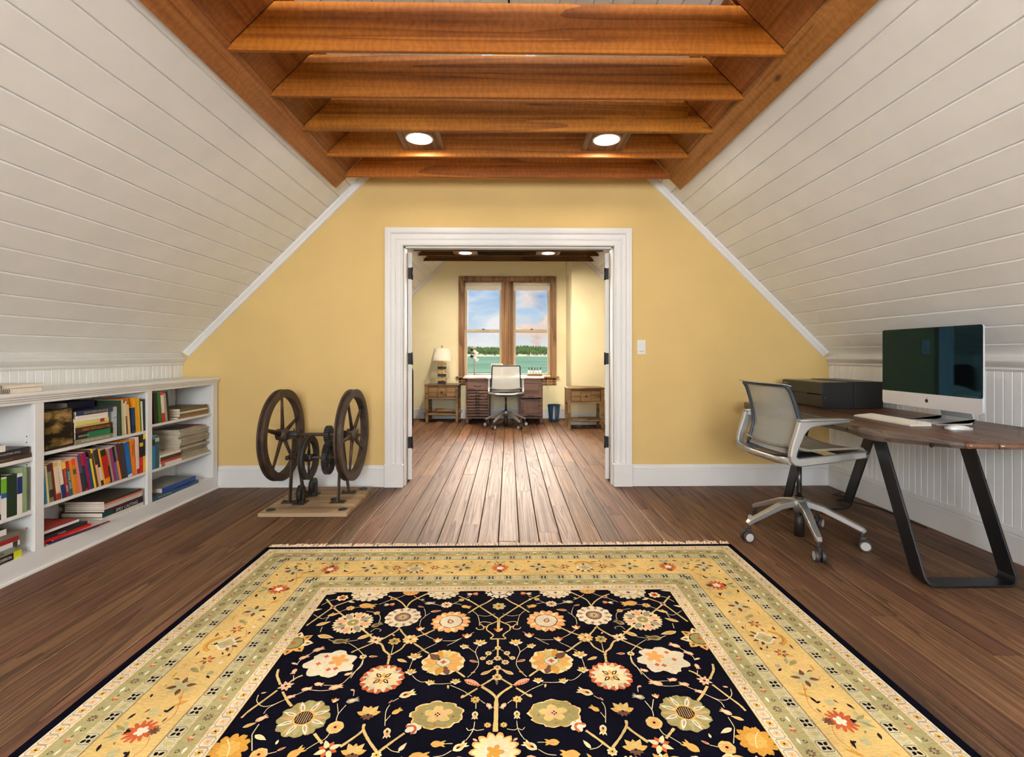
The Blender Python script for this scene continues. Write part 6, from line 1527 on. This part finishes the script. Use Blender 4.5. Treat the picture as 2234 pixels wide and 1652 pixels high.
        for k in range(4): D.petal(u, v, k * PI / 2 + PI / 4, r * 0.1, r * 0.5, r * 0.1, DARK, z4); D.petal(u, v, k * PI / 2, r * 0.05, r * 0.4, r * 0.1, ORANGE if k % 2 else GOLD, z4)
        for k in range(4): D.petal(u, v, k * PI / 2 + PI / 4, r * 0.18, r * 0.4, r * 0.04, CREAM, z5)
    elif t == 'sunflower':
        D.star(u, v, r, OLIVE, z2, 12, 0.12, 0.1, 0.8)
        for k in range(12): D.petal(u, v, k * PI / 6, r * 0.3, r * 0.98, r * 0.1, GREEN if k % 2 else TAN, z3)
        for k in range(8): D.petal(u, v, k * PI / 4 + 0.35, r * 0.3, r * 0.98, r * 0.09, WHITE, z4); D.petal(u, v, k * PI / 4 + 0.35, r * 0.42, r * 0.8, r * 0.045, GREY, z4 + dz / 2)
        D.disc(u, v, r * 0.42, GOLD, z5); D.disc(u, v, r * 0.34, DARK, z5 + dz)
        for k in range(-3, 4):
            q = math.sqrt(max(0, 0.3 ** 2 - (k * 0.085) ** 2)) * r
            D.line([(u + k * 0.085 * r, v - q), (u + k * 0.085 * r, v + q)], 2.2, TAN, z5 + 2 * dz, False)
    elif t == 'palmette':
        D.star(u, v, r, CREAM, z2, 9, 0.16, 0.3, 0.6, 0.04, 0.72); D.star(u, v, r * 0.95, GOLD2, z3, 9, 0.16, 0.3, 0.6, 0.03, 0.72); D.star(u, v, r * 0.9, OLIVE, z3 + dz / 2, 9, 0.16, 0.3, 0.6, 0.03, 0.72)
        D.star(u + r * 0.05, v - r * 0.02, r * 0.55, LGOLD, z4, 5, 0.45, 0.4, 0.8, 0.06, 0.8); D.petal(u + r * 0.1, v, -0.5, -r * 0.25, r * 0.3, r * 0.14, PINK, z5)
        for k in range(4): D.disc(u + r * (0.02 + 0.07 * math.cos(k * PI / 2)), v + r * 0.07 * math.sin(k * PI / 2), r * 0.035, DARK, z5 + dz)
        for du, dv in ((-0.55, -0.05), (0, -0.45), (0.6, 0.1), (0, 0.5)): D.star(u + du * r, v + dv * r, r * 0.05, RED, z4, 4, 0.3)
    elif t == 'bigpal':
        D.star(u, v, r * 1.35, ORANGE, z2, 14, 0.22); D.star(u, v, r * 1.2, CREAM, z3, 14, 0.22); D.disc(u, v, r * 0.7, IVORY, z4); D.star(u, v, r * 0.5, GOLD2, z5, 5, 0.5)
    elif t == 'goldcorner':
        D.star(u, v, r, GOLD2, z2, 11, 0.22, 0, 0.8, 0.05); D.star(u, v, r * 0.55, GOLD, z3, 7, 0.2)
        D.line([(u - r * 0.4, v - r * 0.6), (u, v - r * 0.1), (u + r * 0.2, v + r * 0.5)], 3, CREAM, z4)
    elif t in ('lotus', 'lotusy'):
        cs = (CREAM, GOLD) if t == 'lotus' else (GOLD, LGOLD)
        for k, a in enumerate((-2.8, -2.1, -1.57, -1.0, -0.35)): D.petal(u, v + r * 0.3, a + a0 * 0.5, r * 0.1, r * (1.0 if k % 2 == 0 else 1.15), r * 0.26, cs[k % 2], z2 + (k % 2) * dz)
        if t == 'lotusy':
            for a in (0.5, 1.2, 1.9, 2.6): D.petal(u, v + r * 0.3, a, r * 0.05, r * 0.6, r * 0.16, BROWN, z3)
            D.disc(u, v + r * 0.3, r * 0.1, DARK, z4)
        else: D.petal(u, v + r * 0.3, 1.57, 0, r * 0.5, r * 0.3, WHITE, z3)
    elif t in ('tulip', 'tulipa'):
        for k, a in enumerate((-2.3, -1.57, -0.85)): D.petal(u, v + r * 0.5, a, 0, r * 1.25, r * 0.34, (RED, GOLD, PINK)[k], z2 + k * dz / 2)
        D.disc(u, v + r * 0.4, r * 0.4, CREAM if t == 'tulip' else ORANGE, z4)
    elif t in ('bud', 'budo', 'budg', 'budg2', 'budp'):
        c = {'bud': PINK, 'budo': GOLD, 'budg': OLIVE, 'budg2': GREY, 'budp': CREAM}[t]; c2 = {'bud': CREAM, 'budo': ORANGE, 'budg': BROWN, 'budg2': IVORY, 'budp': ORANGE}[t]
        D.petal(u, v, a0, -r, r, r * 0.52, c, z2, 0.7); D.petal(u, v, a0, -r * 0.6, r * 0.75, r * 0.28, c2, z3, 0.7)
        if t == 'budp': D.petal(u, v, a0, -r * 0.55, r * 0.05, r * 0.13, DARK, z4)
        D.petal(u, v, a0 + 0.5, r * 0.3, r * 1.1, r * 0.14, c, z3); D.petal(u, v, a0 - 0.5, r * 0.3, r * 1.1, r * 0.14, c, z3)
    elif t in ('leafo', 'leafc', 'leafw', 'leafr', 'leafb', 'leafcorner'):
        c = {'leafo': GOLD, 'leafc': CREAM, 'leafw': WHITE, 'leafr': RED, 'leafb': BROWN, 'leafcorner': IVORY}[t]
        D.petal(u, v, a0, -r, r, r * 0.36, CREAM, z2, 0.75); D.petal(u, v, a0, -r * 0.8, r * 0.8, r * 0.26, c, z3, 0.75)
    elif t == 'bird':
        for k, a in enumerate((-0.5, 0.0, 0.5, 2.6, 3.3)): D.petal(u, v, a, 0, r, r * 0.2, (ORANGE, PINK, RED, CREAM, WHITE)[k], z2 + k * dz / 3)
    elif t in ('pink', 'pinkfl', 'redfl'):
        cs = {'pink': (PINK, CREAM), 'pinkfl': (CREAM, PINK), 'redfl': (RED, CREAM)}[t]
        for k in range(8): D.petal(u, v, k * PI / 4 + 0.3, r * 0.08, r * (1.0 if k % 2 else 0.8), r * 0.22, cs[k % 2], z2 + (k % 2) * dz)
        D.star(u, v, r * 0.2, DARK, z4, 4, 0.4)
    elif t == 'orangefl':
        D.star(u, v, r, LGOLD, z2, 10, 0.25)
        for k in range(6): D.petal(u, v, k * PI / 3, r * 0.2, r * 0.95, r * 0.2, ORANGE if k % 2 else CREAM, z3)
        D.disc(u, v, r * 0.14, DARK, z4)
    elif t in ('greenfl', 'smallfl', 'smallo', 'star', 'node', 'wstar', 'ringbud', 'orangeeye', 'crest'):
        c, c2 = {'greenfl': (GOLD, OLIVE), 'smallfl': (CREAM, GOLD), 'smallo': (GOLD, LGOLD), 'star': (LGOLD, GOLD), 'node': (PINK, BROWN), 'wstar': (WHITE, ORANGE), 'ringbud': (CREAM, RED), 'orangeeye': (LGOLD, ORANGE), 'crest': (SAGE, GOLD)}[t]
        D.star(u, v, r, c, z2, 7 if t != 'wstar' else 10, 0.28 if t != 'orangeeye' else 0.08); D.star(u, v, r * 0.6, c2, z3, 6, 0.2); D.disc(u, v, r * 0.18, DARK if t != 'star' else BROWN, z4)
    elif t == 'feather':
        D.petal(u, v, 0.5, -r, r, r * 0.4, PINK, z2)
        for k in range(6): D.petal(u - r * 0.6 + k * r * 0.25, v - r * 0.3 + k * r * 0.14, 1.9, 0, r * 0.35, r * 0.1, RED, z3)
    elif t == 'hook':
        D.star(u, v, r, WHITE, z3, 5, 0.35); D.line([(u - r * 0.9, v - r * 0.2), (u, v - r * 0.3), (u + r * 0.3, v + r * 0.3), (u - r * 0.1, v + r)], r * 0.3, RED, z4)
MID = RL * 500
RUG_FL += [('peony', -175, MID, 70, 0), ('daisy', -365, MID, 66, 0), ('rosette', -545, MID, 62, 0), ('octa', -715, MID, 60, 0), ('bud', -90, MID - 55, 26, 30), ('budo', -270, MID - 48, 30, -30), ('lotus', -455, MID - 50, 34, 0), ('budp', -630, MID - 46, 30, 40), ('smallfl', -270, MID, 20, 0), ('smallfl', -455, MID, 20, 0), ('leafo', -630, MID, 24, 0), ('tulip', -40, MID, 26, 0)]
for p in ([(-40, MID - 60), (-110, MID - 30), (-175, MID - 8)], [(-245, MID - 20), (-300, MID - 60), (-365, MID - 20)], [(-430, MID - 20), (-490, MID - 60), (-545, MID - 20)], [(-600, MID - 20), (-660, MID - 60), (-715, MID - 20)]): D.line(p, 7, LGOLD, z1)
for q in RUG_FL: flower(*q)
# extra fill of little leaves
er = random.Random(5)
for k in range(70):
    u = -er.uniform(30, 770); v = er.uniform(560, 1470)
    if min(math.hypot(u - q[1], v - q[2]) - q[3] for q in RUG_FL) > 18: D.petal(u, v, er.uniform(0, 6.3), -9, 9, 4, er.choice((CREAM, GOLD, PINK, ORANGE)), z2)
fld.out('field', 0)

# ---- border bands
bd = Pat(); ZB = Z0 + dz * 9
HWm, RLm = HW * 1000, RL * 1000
def frame(t0, t1, col, z):
    for u0, u1, v0, v1 in ((-HWm + t0, HWm - t0, t0, t1), (-HWm + t0, HWm - t0, RLm - t1, RLm - t0), (-HWm + t0, -HWm + t1, t1, RLm - t1), (HWm - t1, HWm - t0, t1, RLm - t1)): bd.rect(u0, u1, v0, v1, col, z)
T = [0, 30, 82, 145, 192, 382, 430, 490, 540]
BC = [NAVY, IVORY, GREEN, PALE, GOLD, PALE, GREEN, IVORY]
for k in range(8): frame(T[k], T[k + 1], LGOLD if k == 4 else BC[k], ZB)
for t, c in ((82, GOLD), (145, LGOLD), (192, BROWN), (382, BROWN), (430, LGOLD), (490, GOLD), (540, GOLD)): frame(t - 1.3, t + 1.3, c, ZB + dz)
def sides(t):
    # (origin, along, inward, length) of the four sides for a motif line t mm in from the edge
    return [((-HWm + t, t), (1, 0), (0, 1), 2 * HWm - 2 * t), ((-HWm + t, RLm - t), (1, 0), (0, -1), 2 * HWm - 2 * t),
            ((-HWm + t, t), (0, 1), (1, 0), RLm - 2 * t), ((HWm - t, t), (0, 1), (-1, 0), RLm - 2 * t)]
def along(t, step, fn, skip=0.5):
    for (o, a, i, ln) in sides(t):
        n = max(1, round(ln / step)); st = ln / n
        for k in range(n):
            s = (k + 0.5) * st
            P_ = lambda x, y, s=s: (o[0] + a[0] * (s + x) + i[0] * y, o[1] + a[1] * (s + x) + i[1] * y)
            fn(P_, k, math.atan2(a[1], a[0]), math.atan2(i[1], i[0]))
zb = [ZB + dz * k for k in range(2, 8)]
def octo(P_, w, h, col, z, lw=1.6):
    c = min(w, h) * 0.32
    pts = [P_(-w + c, -h), P_(w - c, -h), P_(w, -h + c), P_(w, h - c), P_(w - c, h), P_(-w + c, h), P_(-w, h - c), P_(-w, -h + c), P_(-w + c, -h)]
    bd.line(pts, lw, col, z, False)
def crossband(P_, k, aa, ai):
    if k % 2 == 0:
        octo(P_, 20, 20, DARK, zb[0], 1.4); c_ = P_(0, 0)
        for dx, dy in ((-9, -8), (9, -8), (-9, 8), (9, 8)):
            u, v = P_(dx, dy); bd.petal(u, v, math.atan2(v - c_[1], u - c_[0]), -8.5, 7.5, 5.6, (16, 12, 16), zb[1])
    else:
        octo(P_, 16, 14, GREY, zb[0], 1.3); u, v = P_(0, 0); bd.star(u, v, 11, SAGE, zb[0], 6, 0.3); bd.star(u, v, 5, GOLD, zb[1], 4, 0.4)
for t in (168, 406): along(t, 43, crossband)
def ivory(P_, k, aa, ai):
    octo(P_, 17, 18, (70, 56, 52), zb[0], 1.3); u, v = P_(0, 0)
    c = (GOLD, (216, 182, 142))[k % 2]
    for j in range(6): bd.petal(u, v, j * PI / 3, 2, 13, 4.2, c, zb[1])
    bd.disc(u, v, 3.2, DARK if k % 2 == 0 else GOLD2, zb[2])
for t in (56, 515): along(t, 38, ivory)
def greenb(P_, k, aa, ai):
    u, v = P_(0, 0)
    if k % 4 == 0:
        for j in range(8): bd.petal(u, v, j * PI / 4, 5, 15, 2.6, BROWN, zb[0])
        bd.star(u, v, 5, GREY, zb[1], 6, 0.3)
    elif k % 4 == 2:
        for j in range(5): bd.petal(u, v, j * 2 * PI / 5 + 0.4, 2, 11, 3.4, RED if j < 3 else PINK, zb[0])
        bd.petal(u, v, aa, -20, -9, 3, BROWN, zb[0])
    else:
        p = P_(0, -9 if k % 4 == 1 else 9); bd.petal(p[0], p[1], aa, -13, 13, 4.5, WHITE, zb[0])
        p = P_(2, 9 if k % 4 == 1 else -9); bd.star(p[0], p[1], 7, (52, 40, 34), zb[0], 3, 0.3); bd.star(p[0], p[1], 4.6, GREEN, zb[1], 3, 0.3)
for t in (114, 460): along(t, 42, greenb)
# main gold border
def put(P_, aa, ai, fl):
    pass
def goldmotifs(o, a, i, ln, mid):
    aa = math.atan2(a[1], a[0]); ai = math.atan2(i[1], i[0])
    def P_(s, y): return (o[0] + a[0] * (mid + s) + i[0] * y, o[1] + a[1] * (mid + s) + i[1] * y)
    def pet(s, y, ang, l, w, c, z):
        if -mid - 60 < s < ln - mid + 60:
            u, v = P_(s, y); ca = math.cos(ang); sa = math.sin(ang)
            d = (a[0] * ca + i[0] * sa, a[1] * ca + i[1] * sa); bd.petal(u, v, math.atan2(d[1], d[0]), -l, l, w, c, z)
    def st(s, y, r, c, z, n=6, dp=0.3):
        if -mid - 60 < s < ln - mid + 60: u, v = P_(s, y); bd.star(u, v, r, c, z, n, dp)
    def ln_(pts, w, c, z):
        if all(-mid - 60 < p[0] < ln - mid + 60 for p in pts): bd.line([P_(*p) for p in pts], w, c, z)
    PER = 866; nper = int(ln / PER / 2) + 2
    for k in range(-nper, nper + 1):
        b0 = k * PER
        if not (-mid - 40 < b0 < ln - mid + 40): continue
        # red palmette with olive fan
        st(b0, 8, 46, RED, zb[1], 13, 0.45); st(b0, 12, 20, WHITE, zb[2], 5, 0.4); st(b0, 48, 17, BROWN, zb[1], 9, 0.5)
        for q in (-2.6, -2.1, -1.57, -1.0, -0.5): pet(b0 + 26 * math.cos(q), -40 + 22 * math.sin(q), q, 24, 7, (OLIVE, SAGE, GREEN)[int(abs(q) * 3) % 3], zb[0])
        st(b0, -28, 10, DARK, zb[2], 3, 0.6)
    for k in range(-nper, nper + 1):
        for sg in (-1, 1):
            b0 = k * PER
            X_ = lambda d: b0 + sg * d
            pet(X_(60), -62, 0.3 * sg, 14, 5, DARK, zb[1]); pet(X_(88), 35, 0.2 * sg, 17, 5, DARK, zb[1]); pet(X_(80), 28, 1.2, 10, 4, DARK, zb[1])
            st(X_(78), -8, 16, SAGE, zb[0], 6, 0.3); pet(X_(115), 52, 2.2, 24, 7, GOLD2, zb[0])
            for j in range(8):
                q = j * PI / 4 + 0.2; pet(X_(195) + 30 * math.cos(q), 0 + 30 * math.sin(q), q, 17, 8, (BROWN, SAGE)[j % 2], zb[1])
            st(X_(195), 0, 16, SAGE, zb[2], 6, 0.2)
            pet(X_(150), -66, 0.4, 9, 4, DARK, zb[1]); pet(X_(240), 60, 0.9, 12, 4, DARK, zb[1]); pet(X_(250), -60, 0.2, 20, 4, GOLD2, zb[0])
            pet(X_(278), -8, 1.0, 26, 9, OLIVE, zb[0]); pet(X_(290), 10, 0.4, 20, 7, GREEN, zb[0]); st(X_(262), 55, 12, GREY, zb[0], 6, 0.4)
            ln_([(X_(210), 5), (X_(240), -18), (X_(285), -30), (X_(325), -14)], 4, PINK, zb[0])
            for j in range(6): q = j * PI / 3; pet(X_(335) + 17 * math.cos(q), 17 * math.sin(q), q, 10, 5, RED if j % 2 else BROWN, zb[1])
            st(X_(335), 0, 9, GOLD, zb[2], 6, 0.2); pet(X_(362), 62, 0.1, 9, 4, DARK, zb[1]); st(X_(318), 58, 9, IVORY, zb[0], 4, 0.4)
            ln_([(X_(345), 0), (X_(375), 4), (X_(405), 2)], 4, PINK, zb[0]); pet(X_(372), -58, 0.1, 16, 4, BROWN, zb[1])
            ln_([(X_(20), 50), (X_(60), 64), (X_(110), 48), (X_(150), 30), (X_(180), 20)], 1.6, RED, zb[0]); ln_([(X_(340), 40), (X_(380), 60), (X_(410), 50)], 1.6, RED, zb[0])
        # cream diamond with olive crescent between two palmettes
        b0 = k * PER + PER / 2
        st(b0, 12, 40, WHITE, zb[1], 4, 0.3); st(b0, 12, 32, SAGE, zb[2], 4, 0.3); st(b0, 12, 14, TAN, zb[3], 5, 0.4)
        for q in (0.6, 1.2, 1.9, 2.5): pet(b0 + 44 * math.cos(q), 12 + 44 * math.sin(q), q, 15, 6, BROWN, zb[1])
        ln_([(b0 - 46, -26), (b0 - 30, -52), (b0, -62), (b0 + 30, -52), (b0 + 46, -26)], 12, GOLD2, zb[0]); ln_([(b0 - 40, -24), (b0 - 24, -46), (b0, -54), (b0 + 24, -46), (b0 + 40, -24)], 2, BROWN, zb[1]); st(b0, -26, 8, DARK, zb[2], 4, 0.3)
    # filler
    fr2 = random.Random(int(mid))
    for q in range(int(ln / 16)):
        pet(fr2.uniform(-mid, ln - mid), fr2.uniform(-78, 78), fr2.uniform(0, 6), fr2.uniform(6, 12), 3.4, fr2.choice((GOLD2, SAGE, OLIVE, TAN, ORANGE, BROWN)), zb[0] - dz / 2)
for q, (o, a, i, ln) in enumerate(sides(287)):
    goldmotifs(o, a, i, ln, ln / 2 if q < 2 else (506 - 287))
bd.out('border', 0)
b = MB(); b.cbox(-HW, HW, -RL / 2, RL / 2, 0.0006, 0.0124, 0.003); b.build('pile_edge', plain('rug_edge_wool', (16, 14, 26), 0.95, spec=0.1), rug)
# fringe along both ends
fm = plain('fringe_cotton', (226, 202, 176), 0.9)
b = MB(); fr3 = random.Random(8)
for end in (1, -1):
    x = -HW + 0.004
    while x < HW - 0.004:
        l = fr3.uniform(0.035, 0.065); k = fr3.uniform(-0.02, 0.02); h = fr3.uniform(0.006, 0.02); y = RL / 2
        pts = [(x, end * (y - 0.004), 0.007), (x + k * 0.3, end * (y + l * 0.4), h), (x + k, end * (y + l), 0.003 + fr3.random() * 0.008)]
        b.tube(pts, [0.0035, 0.0042, 0.002], 5, caps=False); x += fr3.uniform(0.0035, 0.0065)
o = b.build('fringe', fm, rug, fix=False); o['kind'] = 'stuff'
